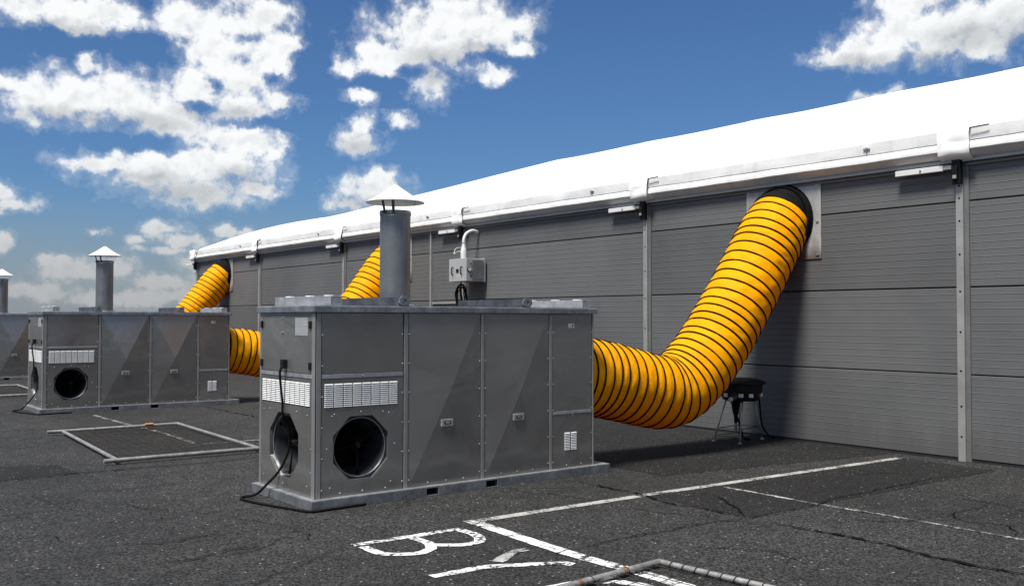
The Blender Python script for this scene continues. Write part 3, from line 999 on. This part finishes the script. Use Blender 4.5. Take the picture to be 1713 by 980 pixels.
def louvres(parent, P, s0, s1, z0, z1, cols, rows, gap=0.12, label='louvre_slats'):
    mb = MB()
    pw = (s1 - s0) / cols
    ph = (z1 - z0) / rows
    for c in range(cols):
        a = s0 + pw * c
        b = a + pw * (1 - gap)
        for r in range(rows):
            lo = z0 + ph * r + ph * 0.40
            hi = z0 + ph * (r + 1) - ph * 0.08
            vs = [P(a, hi, 0.0008), P(b, hi, 0.0008), P(b, lo, 0.0085), P(a, lo, 0.0085), P(a, lo, 0.0008), P(b, lo, 0.0008)]
            mb.add(vs, [(0, 1, 2, 3), (3, 2, 5, 4), (0, 3, 4), (1, 5, 2)])
    for c in range(cols):
        a = s0 + pw * c
        pbox('louvre_slot', 'void', parent, P, a, a + pw * (1 - gap), z0, z1, 0.0002, 0.0006)
    o = mb.build(label, 'louvre', parent, kind='stuff')
    return o


def make_unit():
    u = thing('heating_unit', 'x', 'heater')
    # skid: two channels with fork pockets, cross ends
    sk = MB()
    pk = [(1.145, 1.275), (1.82, 1.955)]
    xs = [0.0] + [v for p in pk for v in p] + [UL]
    for i in range(0, len(xs), 2):
        for (a, b) in ((0.0, 0.05), (UW - 0.05, UW)):
            sk.box(xs[i], xs[i + 1], a, b, 0.0, 0.083)
    for a, b in pk:
        for (c, d) in ((0.0, 0.05), (UW - 0.05, UW)):
            sk.box(a + 0.0005, b - 0.0005, c + 0.002, d - 0.002, 0.070, 0.082)
            sk.box(a + 0.0005, b - 0.0005, c + 0.002, d - 0.002, 0.0, 0.010)
    sk.box(0.001, 0.05, 0.051, UW - 0.051, 0.002, 0.082)
    sk.box(UL - 0.05, UL - 0.001, 0.051, UW - 0.051, 0.002, 0.082)
    base = sk.build('skid_base', 'galv', u, bevel=0.003)
    box('skid_rim', 'galv_light', base, 0.003, UL - 0.003, 0.003, UW - 0.003, 0.0835, 0.0865)
    for a, b in pk:
        box('fork_pocket', 'void', base, a - 0.002, b + 0.002, 0.045, UW - 0.045, 0.008, 0.072)
    # posts
    for nm, P, s0, s1 in (('corner_post', F, XL + 0.002, 0.118), ('panel_post', F, 0.932, 0.985), ('panel_post', F, 1.797, 1.848), ('panel_post', F, 2.66, 2.708), ('corner_post', F, 3.253, XR - 0.002)):
        pbox(nm, 'post', u, P, s0 + 0.008, s1 - 0.003, ZB, ZT, -0.014, 0.005, 0.004)
        pbox('post_gap', 'void', u, P, max(XL + 0.003, s0 - 0.006), min(XR - 0.003, s1 + 0.006), ZB, ZT - 0.001, -0.03, -0.0165)
    pbox('corner_post', 'post', u, E, YF - 0.004, 0.125, ZB + 0.001, ZT - 0.001, -0.0015, 0.006, 0.005)
    pbox('corner_post', 'post', u, E, 1.135, YK - 0.002, ZB, ZT, -0.02, 0.006, 0.005)
    # front panels
    panel('upper_panel', u, F, 0.118, 0.932, 1.132, ZT)
    pbox('cross_rail', 'galv_light', u, F, 0.122, 0.928, 1.094, 1.130, -0.012, 0.005, 0.002)
    lp = fan_panel(u, F, 0.118, 0.932, ZB, 1.092, 0.505, 0.49, 0.272, 'fan_panel')
    louvres(lp, F, 0.148, 0.878, 0.845, 1.05, 8, 12)
    cross_panel(u, F, 0.985, 1.797, ZB, ZT)
    cross_panel(u, F, 1.848, 2.66, ZB, ZT)
    for s in (1.385, 2.235):
        h = pbox('latch', 'galv_light', u, F, s - 0.065, s + 0.065, 0.614, 0.680, 0.022, 0.0500, 0.004)
        pbox('latch_recess', 'void', h, F, s - 0.036, s + 0.036, 0.634, 0.660, 0.0502, 0.0512)
        pbox('latch_handle', 'galv_light', h, F, s - 0.022, s + 0.022, 0.640, 0.654, 0.0514, 0.056, 0.002)
    rp = panel('upper_panel', u, F, 2.708, 3.253, 0.668, ZT)
    pbox('cross_rail', 'galv_light', u, F, 2.712, 3.249, 0.632, 0.666, -0.012, 0.005, 0.002)
    st = pbox('warning_sticker', 'white_plastic', rp, F, 2.925, 3.005, 1.513, 1.555, 0.001, 0.0022)
    MB().add([F(2.932, 1.519, 0.003), F(2.962, 1.519, 0.003), F(2.947, 1.549, 0.003)], [(0, 1, 2)]).build('warning_triangle', 'yellow', st)
    mb = MB()
    mb.add([F(2.983 + 0.011 * math.cos(i * math.pi / 5), 1.534 + 0.013 * math.sin(i * math.pi / 5), 0.003) for i in range(10)], [tuple(range(10))])
    mb.add([F(2.944, 1.524, 0.0035), F(2.950, 1.524, 0.0035), F(2.950, 1.540, 0.0035), F(2.944, 1.540, 0.0035)], [(0, 1, 2, 3)])
    mb.build('warning_symbol', 'black', st)
    rl = panel('lower_panel', u, F, 2.708, 3.253, ZB, 0.630)
    louvres(rl, F, 2.872, 3.052, 0.262, 0.445, 2, 11, 0.2)
    # rear and right side
    pbox('rear_panel', 'sheet', u, lambda s, z, o=0: (s, YK + o, z), XL + 0.004, XR - 0.004, ZB, ZT, -0.02, 0.0)
    pbox('end_panel', 'sheet', u, lambda s, z, o=0: (XR + o, s, z), YF + 0.03, YK - 0.03, ZB, ZT, -0.02, 0.0)
    sp = MB().tube([(XR + 0.001, 0.66, 0.98), (XR + 0.12, 0.66, 0.97)], 0.425, 36)
    sp.build('duct_outlet', 'galv', u, smooth=True, auto=40)
    # end face: two doors over a fan panel
    for (a, b, hs) in ((0.127, 0.648, (0.135, 0.165)), (0.652, 1.133, (1.10, 1.128))):
        d = pbox('door', 'sheet', u, E, a, b, 1.134, 1.632, -0.014, 0.0035, 0.003)
        for z in (1.20, 1.55):
            pbox('hinge', 'black', d, E, hs[0] - 0.006, hs[1] + 0.002, z - 0.032, z + 0.032, 0.004, 0.018, 0.003)
        if a < 0.5:
            pbox('data_sheet', 'print', d, E, 0.20, 0.44, 1.46, 1.612, 0.0037, 0.005)
        else:
            for z in (1.61, 1.48, 1.18):
                MB().tube([E(0.688, z, 0.004), E(0.688, z, 0.016)], 0.010 if z == 1.48 else 0.006, 8).build('door_lock', 'galv_light', d, smooth=True, auto=40)
    pbox('cross_rail', 'galv_light', u, E, 0.127, 1.133, 1.094, 1.130, -0.012, 0.0045, 0.002)
    pbox('top_rail', 'galv', u, E, 0.127, 1.133, 1.634, ZT - 0.001, -0.012, 0.004, 0.002)
    ep = fan_panel(u, E, 0.125, 1.135, ZB, 1.092, 0.66, 0.485, 0.285, 'fan_panel')
    louvres(ep, E, 0.16, 1.11, 0.855, 1.055, 10, 12)
    gl = pbox('cable_gland', 'black', u, E, 0.585, 0.645, 1.165, 1.245, 0.004, 0.05, 0.008)
    # screws
    mb = MB()
    def screw(P, s, z, o):
        r = 0.0075
        vs = [P(s + r * math.cos(i * math.pi / 3), z + r * math.sin(i * math.pi / 3), o) for i in range(6)] + [P(s, z, o + 0.006)]
        mb.add(vs, [(i, (i + 1) % 6, 6) for i in range(6)])
    for s in (0.126, 0.924, 0.994, 1.788, 1.857, 2.651, 2.717, 3.244):
        z = ZB + 0.07
        while z < ZT - 0.03:
            screw(F, s, z, 0.001)
            z += 0.262
    for s in (0.3, 0.52, 0.75, 1.2, 1.4, 1.6, 2.05, 2.25, 2.45, 2.9, 3.1):
        screw(F, s, ZB + 0.03, 0.001)
    for s, z in ((0.24, 0.79), (0.72, 0.79), (0.5, 0.80), (0.2, 0.17), (0.8, 0.17), (0.17, 0.5), (0.84, 0.5), (0.22, 0.775), (0.78, 0.775), (0.52, 1.112), (2.98, 0.65), (2.98, 0.622)):
        screw(F, s, z, 0.0055)
    for s, z in ((0.2, 0.78), (0.4, 0.80), (0.93, 0.79), (1.06, 0.78), (0.2, 0.18), (1.06, 0.18), (0.135, 0.5), (1.125, 0.5), (0.135, 0.3), (0.66, 0.15), (0.3, 1.112), (0.9, 1.112)):
        screw(E, s, z, 0.0055)
    mb.build('screws', 'galv_light', u, kind='stuff')
    # roof tray
    rt = MB().box(XL - 0.03, XR + 0.03, YF - 0.03, YK + 0.03, ZT + 0.001, 1.712).build('roof_tray', 'galv', u, bevel=0.006)
    MB().box(XL - 0.018, XR + 0.018, YF - 0.018, YK + 0.018, 1.7125, 1.7185).build('roof_lip', 'galv_light', rt)
    # stacking beams on the roof, running front to back
    for x, mat, plate in ((0.25, 'galv_light', None), (0.93, 'galv_dark', 1), (2.36, 'galv_dark', 1), (3.17, 'galv_light', None)):
        b = MB()
        w = 0.055
        b.box(x - w, x + w, 0.06, 1.15, 1.7195, 1.731)
        b.box(x - w, x - w + 0.008, 0.06, 1.15, 1.7315, 1.80)
        b.box(x + w - 0.008, x + w, 0.06, 1.15, 1.7315, 1.80)
        if plate is None:
            b.box(x - w + 0.0085, x + w - 0.0085, 0.06, 1.15, 1.790, 1.7985)
            b.box(x - w + 0.0085, x + w - 0.0085, 0.062, 0.075, 1.7315, 1.789)
        bo = b.build('stacking_beam', mat, u, bevel=0.003)
        if plate:
            vs, fs = [], []
            for j in range(8):
                a = R(22.5 + 45 * j)
                vs += [(x + 0.062 * math.cos(a), 0.040, 1.765 + 0.047 * math.sin(a)), (x + 0.022 * math.cos(a), 0.040, 1.765 + 0.022 * math.sin(a)),
                       (x + 0.062 * math.cos(a), 0.056, 1.765 + 0.047 * math.sin(a)), (x + 0.022 * math.cos(a), 0.056, 1.765 + 0.022 * math.sin(a))]
            for j in range(8):
                p, q = 4 * j, 4 * ((j + 1) % 8)
                fs += [(p, q, q + 1, p + 1), (p + 2, p + 3, q + 3, q + 2), (p, p + 2, q + 2, q), (p + 1, q + 1, q + 3, p + 3)]
            MB().add(vs, fs).build('end_plate', 'galv', bo)
        else:
            for y in (0.2, 0.55, 0.95):
                box('beam_clip', 'cap', bo, x - 0.02, x + 0.02, y - 0.05, y + 0.05, 1.8005, 1.808, 0.002)
    # flue
    cx, cy = 1.17, 0.60
    fl = MB().lathe([(0.146, 1.72), (0.146, 2.60)], 40, cx, cy).build('flue_pipe', 'flue', u, smooth=True, auto=40)
    MB().lathe([(0.20, 1.7195), (0.20, 1.728), (0.149, 1.745)], 32, cx, cy, cap=False).build('flue_flange', 'galv', fl, smooth=True, auto=40)
    MB().lathe([(0.147, 2.585), (0.151, 2.59), (0.151, 2.63), (0.148, 2.635), (0.140, 2.635), (0.138, 2.60)], 40, cx, cy, cap=False).build('clamp_ring', 'galv', fl, smooth=True, auto=40)
    MB().tube([(cx - 0.15, cy - 0.05, 2.61), (cx - 0.185, cy - 0.062, 2.61)], 0.008, 6).build('clamp_bolt', 'galv_dark', fl)
    cap = MB().lathe([(0.278, 2.712), (0.282, 2.718), (0.15, 2.795), (0.02, 2.885), (0.001, 2.888), (0.02, 2.875), (0.15, 2.785), (0.274, 2.712)], 48, cx, cy, cap=False)
    cp = cap.build('rain_cap', 'cap', fl, smooth=True, auto=40)
    for a in (R(200), R(232), R(-18)):
        p0 = Vector((cx + 0.153 * math.cos(a), cy + 0.153 * math.sin(a), 2.60))
        p1 = Vector((cx + 0.20 * math.cos(a), cy + 0.20 * math.sin(a), 2.745))
        t = Vector((-math.sin(a), math.cos(a), 0)) * (0.014 if a > 0 else 0.004)
        o = Vector((math.cos(a), math.sin(a), 0)) * 0.003
        MB().add([p0 - t, p0 + t, p1 + t, p1 - t, p0 - t + o, p0 + t + o, p1 + t + o, p1 - t + o],
                 [(0, 1, 2, 3), (4, 7, 6, 5), (0, 4, 5, 1), (1, 5, 6, 2), (2, 6, 7, 3), (3, 7, 4, 0)]).build('cap_strap', 'galv_dark', cp)
    return u


UNITS = [((3.583, 7.450, 0), 0.0248, 'large grey metal heating unit nearest the viewer with two round fan openings'),
         ((3.545, 17.610, 0), 0.012, 'grey metal heating unit in the middle, behind the mesh panel lying flat'),
         ((3.60, 27.75, 0), 0.012, 'distant grey heating unit cut off by the left edge of the picture')]
unit0 = make_unit()
for i, (loc, rz, lab) in enumerate(UNITS):
    u = unit0 if i == 0 else copy_tree(unit0)
    u.location = loc
    u.rotation_euler = (0, 0, rz)
    tag(u, lab, 'heater', 'heating units standing in a row')


# ------------------------------------------------------------------ yellow hoses
HP = [(6.90, 1.00), (7.15, 0.972), (7.43, 0.932), (7.85, 0.845), (8.22, 0.765), (8.50, 0.735), (8.74, 0.80), (8.98, 0.955), (9.27, 1.22), (9.64, 1.64), (9.99, 2.07), (10.27, 2.43), (10.48, 2.69), (10.71, 2.905)]
HR = 0.425


def hose_frames(pts):
    out = []
    n = len(pts)
    for i, p in enumerate(pts):
        t = (pts[min(i + 1, n - 1)] - pts[max(i - 1, 0)]).normalized()
        s = Vector((0, 1, 0))
        s = (s - t * s.dot(t)).normalized()
        w = t.cross(s)
        out.append((p, t, s, w))
    return out


def make_hose(seed, hy):
    h = thing('air_hose', 'x', 'hose', (0, hy, 0))
    SUB = 6
    rng = random.Random(seed)
    fine = catmull([(x, 0.0, z) for x, z in HP], 0.004)
    # hoops sit at slightly uneven distances along the cloth
    nh0 = int(round((len(fine) - 1) * 0.004 / 0.138))
    st = [0.0]
    for i in range(nh0):
        st.append(st[-1] + rng.uniform(0.80, 1.2))
    st = [s / st[-1] * (len(fine) - 1) for s in st]
    pts = []
    for i in range(nh0):
        for k in range(SUB):
            q = st[i] + (st[i + 1] - st[i]) * k / SUB
            a = min(int(q), len(fine) - 2)
            pts.append(fine[a].lerp(fine[a + 1], q - a))
    pts.append(fine[-1].copy())
    # sideways slack
    L = len(pts)
    for i, p in enumerate(pts):
        p.y += 0.02 * math.sin(i / L * 6.0 + seed)
    fr = hose_frames(pts)
    nh = (L - 1) // SUB
    n = 72
    vs, fs, uvs = [], [], []
    for i, (p, t, s, w) in enumerate(fr):
        ph = (i % SUB) / SUB
        bul = math.sin(math.pi * ph)
        for j in range(n):
            a = 2 * math.pi * j / n
            rr = HR + 0.007 * bul
            q = Vector((i * 0.55, math.cos(a) * 3.5, math.sin(a) * 3.5 + seed * 9))
            rr += 0.014 * bul * mnoise.noise(q) + 0.008 * bul * mnoise.noise(q * 2.7)
            v = p + (s * math.cos(a) + w * math.sin(a)) * rr
            vs.append(tuple(v))
    for i in range(L - 1):
        for j in range(n):
            fs.append((i * n + j, i * n + (j + 1) % n, (i + 1) * n + (j + 1) % n, (i + 1) * n + j))
            uvs.append([(i / SUB, j / n * 6), (i / SUB, (j + 1) / n * 6), ((i + 1) / SUB, (j + 1) / n * 6), ((i + 1) / SUB, j / n * 6)])
    me = bpy.data.meshes.new('fabric_tube')
    me.from_pydata(vs, [], fs)
    me.materials.append(M['hose'])
    uvl = me.uv_layers.new(name='uv')
    k = 0
    for poly, uvq in zip(me.polygons, uvs):
        poly.use_smooth = True
        for li, q in zip(poly.loop_indices, uvq):
            uvl.data[li].uv = q
    me.update()
    link('fabric_tube', me, h)
    for i in range(0, L, SUB):
        p, t, s, w = fr[i]
        o = link('wire_hoop', hoop_me, h)
        tilt = Matrix.Rotation(rng.uniform(-0.028, 0.028), 3, 'X') @ Matrix.Rotation(rng.uniform(-0.028, 0.028), 3, 'Y')
        m3 = Matrix((s, w, t)).transposed() @ tilt
        o.matrix_local = Matrix.Translation(p) @ m3.to_4x4()
    # black cuff binding the hose to the spigot
    p, t, s, w = fr[-1]
    cf = MB()
    for i in range(7):
        f = i / 6
        base = p.lerp(Vector((XW - 0.012, 0, 2.91)), f)
        tt = t.lerp(Vector((1, 0, 0)), f).normalized()
        ss = Vector((0, 1, 0))
        ww = tt.cross(ss).normalized()
        for j in range(n):
            a = 2 * math.pi * j / n
            cf.v.append(tuple(base + (ss * math.cos(a) + ww * math.sin(a)) * (HR + 0.012 + 0.010 * math.sin(f * 9))))
    for i in range(6):
        for j in range(n):
            cf.f.append((i * n + j, i * n + (j + 1) % n, (i + 1) * n + (j + 1) % n, (i + 1) * n + j))
    cf.build('end_cuff', 'rubber', h, smooth=True)
    return h


tor = MB().tube([((HR + 0.004) * math.cos(2 * math.pi * i / 64), (HR + 0.004) * math.sin(2 * math.pi * i / 64), 0) for i in range(64)], 0.0115, 6, closed=True)
hoop_me = bpy.data.meshes.new('wire_hoop')
hoop_me.from_pydata(tor.v, [], tor.f)
hoop_me.materials.append(M['hoop'])
for p in hoop_me.polygons:
    p.use_smooth = True
hoop_me.update()
for i, (hy, lab) in enumerate(zip(HOSE_Y, ('large yellow ribbed hose sagging from the nearest unit up to the wall',
                                           'yellow ribbed hose partly hidden behind the nearest unit and its flue pipe',
                                           'far yellow ribbed hose rising to the left end of the hall wall'))):
    h = make_hose(i * 1.7 + 0.4, hy)
    tag(h, lab, 'hose', 'yellow air hoses between units and hall')

# ------------------------------------------------------------------ power cables of the units
def cable(loc, rz, label):
    pts = [(0.02, 0.615, 1.19), (0.0, 0.62, 1.13), (0.015, 0.63, 1.0), (0.035, 0.635, 0.85), (0.04, 0.64, 0.76), (0.10, 0.65, 0.66), (0.12, 0.68, 0.45), (0.06, 0.73, 0.26),
           (-0.03, 0.80, 0.13), (-0.10, 0.88, 0.035), (-0.19, 0.95, 0.012), (-0.24, 0.86, 0.012), (-0.22, 0.65, 0.012), (-0.16, 0.40, 0.012), (-0.09, 0.15, 0.012), (-0.02, -0.03, 0.012), (0.2, -0.035, 0.012), (0.5, -0.022, 0.012)]
    p = catmull(pts, 0.03)
    o = MB().tube(p, 0.0115, 8).build('power_cable', 'rubber', None, smooth=True)
    o.location = loc
    o.rotation_euler = (0, 0, rz)
    tag(o, label, 'cable', 'black power cables on the unit ends')


cable(UNITS[0][0], UNITS[0][1], 'black cable hanging down the end of the nearest unit onto the asphalt')
cable(UNITS[1][0], UNITS[1][1], 'black cable hanging down the end of the middle unit')

# ------------------------------------------------------------------ mesh fence panels lying on the asphalt
def fence(label, corners, ext, nw, nl, z=0.05, r=0.024, loops=False):
    """corners: a-b long tube, d-c long tube, a-d and b-c short tubes"""
    a, b, c, d = [Vector((x, y, z)) for x, y in corners]
    t = thing('mesh_fence_panel', label, 'fence panel', tuple((a + c) / 2 - Vector((0, 0, z))), 0, 'fence panels lying on the ground')
    off = t.location
    def T(p): return Vector(p) - off
    def tube(p, q, e0, e1, rr, zz=0):
        dr = (q - p).normalized()
        up = Vector((0, 0, zz))
        o = MB().tube([T(p - dr * e0 + up), T(q + dr * e1 + up)], rr, 12).build('frame_tube', 'tube', t, smooth=True, auto=40)
        return o
    t1 = tube(a, b, ext[0], ext[1], r)
    t2 = tube(d, c, ext[2], ext[3], r)
    tube(a, d, -0.01, -0.01, r * 0.9)
    tube(b, c, -0.01, -0.01, r * 0.9)
    for tb, p, q in ((t1, a, b), (t2, d, c)):
        for f in ((0.22, 0.47) if loops else ()):
            pp = p.lerp(q, f)
            dr = (q - p).normalized()
            MB().tube([T(pp - dr * 0.02), T(pp + dr * 0.012)], r + 0.0012, 12, caps=False).build('rust_band', 'rust', tb, smooth=True)
    mb = MB()
    rng = random.Random(3)
    for i in range(1, nw):
        f = i / nw
        p, q = a.lerp(d, f), b.lerp(c, f)
        n = 8
        mb.tube([T(p.lerp(q, k / n) + Vector((0, 0, -0.012 * math.sin(math.pi * k / n) + rng.uniform(-0.004, 0.004)))) for k in range(n + 1)], 0.0024, 4, caps=False)
    for i in range(1, nl):
        f = i / nl
        p, q = a.lerp(b, f), d.lerp(c, f)
        n = 6
        mb.tube([T(p.lerp(q, k / n) + Vector((0, 0, -0.012 * math.sin(math.pi * k / n) + 0.006))) for k in range(n + 1)], 0.0024, 4, caps=False)
    if loops:
        for p, q, n in ((a, d, nw), (b, c, nw), (a, b, 5), (d, c, 5)):
            dr = (q - p).normalized()
            for i in range(1, n):
                cc = p.lerp(q, i / n)
                sd = Vector((-dr.y, dr.x, 0))
                mb.tube([T(cc + sd * math.cos(an) * (r + 0.003) + Vector((0, 0, math.sin(an) * (r + 0.003))) + dr * 0.01 * math.sin(an)) for an in [k * math.pi / 4 for k in range(8)]], 0.003, 4, closed=True)
        hook = [a + Vector((0, 0, 0.02)), a + Vector((0.02, 0.06, 0.05)), a + Vector((-0.06, 0.12, 0.05)), a + Vector((-0.09, 0.06, 0.01))]
        mb.tube([T(p) for p in catmull(hook, 0.02)], 0.004, 5)
    mb.build('wire_mesh', 'wire', t, kind='stuff')
    return t


fence('grey tube fence panel with fine rusty mesh lying between the nearest and middle units',
      [(4.79, 14.44), (3.20, 14.42), (3.03, 11.13), (4.66, 11.13)], (0.0, 0.20, 0.2, 0.14), 44, 14)
fence('corner of a rusty tube fence panel lying over the white letters in the foreground',
      [(4.60, 4.46), (2.99, 4.31), (3.27, 1.02), (4.90, 1.17)], (0.0, 0.0, 0.0, 0.0), 34, 16, z=0.034, loops=True, r=0.022)
fence('small distant fence panel lying beyond the middle unit at the left edge',
      [(4.55, 24.9), (2.95, 24.8), (2.80, 21.6), (4.45, 21.7)], (0.0, 0.1, 0.1, 0.1), 20, 12)
br = MB().box(-0.06, 0.06, -0.024, 0.024, 0, 0.02).build('plastic_clip', 'orange_plastic', None, bevel=0.008)
br.location = (4.36, 14.40, 0.067)
br.rotation_euler = (0, 0, 0.05)
tag(br, 'small orange plastic clip on the tube of the flat fence panel', 'clip')

# ------------------------------------------------------------------ cabinet on the wall
cab = thing('electrical_cabinet', 'grey electrical cabinet with two black handles mounted on the hall wall', 'cabinet', (10.27, 14.905, 2.305))
bd = MB().box(0, 0.40, 0, 0.58, 0, 0.43).build('cabinet_body', 'box_grey', cab, bevel=0.008)
MB().box(0.402, 0.44, -0.006, 0.60, -0.01, 0.44).build('back_plate', 'box_grey', cab, bevel=0.004)
for y in (0.14, 0.44):
    mb = MB().tube(catmull([(-0.002, y, 0.13), (-0.035, y, 0.14), (-0.035, y, 0.26), (-0.002, y, 0.27)], 0.015), 0.011, 8)
    mb.build('handle', 'black', bd, smooth=True)
MB().box(-0.012, -0.001, 0.25, 0.33, 0.17, 0.235).build('socket', 'black', bd, bevel=0.004)
MB().box(0.13, 0.385, -0.012, -0.001, 0.04, 0.40).build('grille', 'grille', bd, bevel=0.004)
kn = MB().tube([(0.065, -0.001, 0.22), (0.065, -0.02, 0.22)], 0.045, 20).build('dial', 'black', bd, smooth=True, auto=40)
MB().tube([(0.065, -0.0205, 0.22), (0.065, -0.026, 0.22)], 0.034, 20).build('dial_face', 'white_plastic', kn, smooth=True, auto=40)
for z in (0.33, 0.10):
    MB().tube([(0.10, -0.001, z), (0.10, -0.014, z)], 0.013, 10).build('knob', 'black', bd, smooth=True, auto=40)
cd = thing('conduit', 'pale bent conduit pipe rising from the wall cabinet', 'pipe', (10.40, 15.18, 2.737))
MB().lathe([(0.055, 0.0), (0.058, 0.02), (0.058, 0.16), (0.05, 0.19), (0.03, 0.27), (0.028, 0.30)], 20).build('conduit_sleeve', 'white_plastic', cd, smooth=True, auto=50)
MB().tube(catmull([(0, 0, 0.29), (0.005, 0, 0.38), (0.06, 0, 0.48), (0.16, 0, 0.535), (0.24, 0, 0.545), (0.34, 0, 0.52)], 0.02), 0.03, 12).build('conduit_bend', 'white_plastic', cd, smooth=True)
MB().tube(catmull([(0.0, 0.03, 0.12), (-0.05, 0.12, 0.15), (-0.05, 0.25, 0.10), (0.05, 0.33, 0.22), (0.25, 0.36, 0.25)], 0.02), 0.006, 6).build('thin_wire', 'white_plastic', cd, smooth=True)
coil = MB()
rng = random.Random(5)
for k in range(7):
    ph, dx = rng.uniform(0, 6), rng.uniform(-0.03, 0.03)
    a, b = rng.uniform(0.13, 0.20), rng.uniform(0.17, 0.26)
    coil.tube([(dx + 0.02 * math.sin(3 * t + ph), a * math.cos(t), -0.22 + b * math.sin(t) + rng.uniform(-0.01, 0.01)) for t in [i * math.pi / 14 for i in range(28)]], 0.009, 6, closed=True)
for k in range(3):
    coil.tube(catmull([(0.02 * k, 0.03 * k - 0.03, 0.06), (0.02, 0.02 * k, -0.15), (0.05, 0.03 * k - 0.04, -0.5), (0.08, 0.02 * k, -1.2), (0.1, 0.0, -2.2)], 0.06), 0.010, 6)
co_ = coil.build('cable_coil', 'rubber', None, smooth=True)
co_.location = (10.44, 15.34, 2.24)
tag(co_, 'tangled black cable coil hanging below the wall cabinet', 'cable')

# ------------------------------------------------------------------ black device on legs beneath the big hose
bu = thing('device_on_legs', 'black round device with lid on thin metal legs under the big hose', 'device', (10.12, 8.38, 0))
BC = Vector((10.12, 8.38, 0))
feet = [(9.865, 8.58), (9.93, 8.20), (10.56, 8.34), (10.42, 8.62)]
tops = [(10.00, 8.48), (10.06, 8.26), (10.34, 8.30), (10.30, 8.50)]
for (fx, fy), (tx, ty) in zip(feet, tops):
    l = MB().tube([(fx - BC.x, fy - BC.y, 0.012), (tx - BC.x, ty - BC.y, 0.56)], 0.011, 8).build('leg', 'alu', bu, smooth=True)
    MB().lathe([(0.028, 0.0), (0.028, 0.012), (0.012, 0.02)], 10, fx - BC.x, fy - BC.y).build('foot', 'galv_light', l, smooth=True, auto=40)
def legp(i, f):
    return (feet[i][0] + (tops[i][0] - feet[i][0]) * f - BC.x, feet[i][1] + (tops[i][1] - feet[i][1]) * f - BC.y, 0.56 * f)
for i in range(4):
    for f in (0.14, 0.32):
        MB().tube([legp(i, f), legp((i + 1) % 4, f)], 0.006, 6).build('leg_brace', 'galv_dark', bu)
tub = MB().lathe([(0.20, 0.535), (0.235, 0.55), (0.265, 0.62), (0.275, 0.70), (0.275, 0.735), (0.29, 0.74), (0.29, 0.755)], 28, 0.05, 0).build('tub', 'black', bu, smooth=True, auto=40)
MB().lathe([(0.315, 0.756), (0.33, 0.765), (0.315, 0.785), (0.20, 0.825), (0.02, 0.838)], 28, 0.05, 0).build('lid', 'black', bu, smooth=True, auto=50)
MB().box(0.24, 0.40, -0.06, 0.06, 0.765, 0.79).build('lid_handle', 'black', bu, bevel=0.008)
MB().lathe([(0.018, 0.24), (0.022, 0.26), (0.025, 0.33), (0.04, 0.38), (0.06, 0.50), (0.11, 0.534)], 18, -0.03, 0.02).build('funnel', 'black', bu, smooth=True, auto=50)
MB().lathe([(0.014, 0.12), (0.018, 0.15), (0.018, 0.235)], 14, -0.03, 0.02).build('spout', 'galv', bu, smooth=True, auto=50)
for a, mat, w in ((-112, 'white_plastic', 0.03), (-82, 'red', 0.025), (-62, 'white_plastic', 0.028), (-160, 'red', 0.03), (-140, 'white_plastic', 0.03), (175, 'white_plastic', 0.03)):
    a = R(a)
    c = Vector((0.05 + 0.268 * math.cos(a), 0.268 * math.sin(a), 0.615))
    o = MB().box(-0.012, 0.012, -w, w, -0.024, 0.024).build('control', mat, tub, bevel=0.005)
    o.location = c
    o.rotation_euler = (0, 0, a)
mt = MB().tube([(-0.16, -0.10, 0.62), (-0.30, -0.13, 0.575)], [0.05, 0.035], 14).build('valve', 'duct_dark', bu, smooth=True, auto=50)
MB().tube([(-0.30, -0.13, 0.575), (-0.33, -0.136, 0.565)], 0.028, 12).build('valve_cap', 'white_plastic', mt, smooth=True, auto=50)
cb = MB().tube(catmull([(0.30, -0.02, 0.60), (0.38, -0.03, 0.55), (0.41, -0.03, 0.38), (0.44, -0.04, 0.18), (0.53, -0.06, 0.06), (0.60, -0.1, 0.012)], 0.03), 0.012, 8)
cb.build('supply_tube', 'rubber', bu, smooth=True)
MB().tube(catmull([(-0.12, -0.02, 0.55), (-0.10, -0.03, 0.40), (-0.03, -0.06, 0.2), (0.04, -0.05, 0.05), (0.2, -0.02, 0.014)], 0.03), 0.014, 8).build('supply_tube', 'rubber', bu, smooth=True)
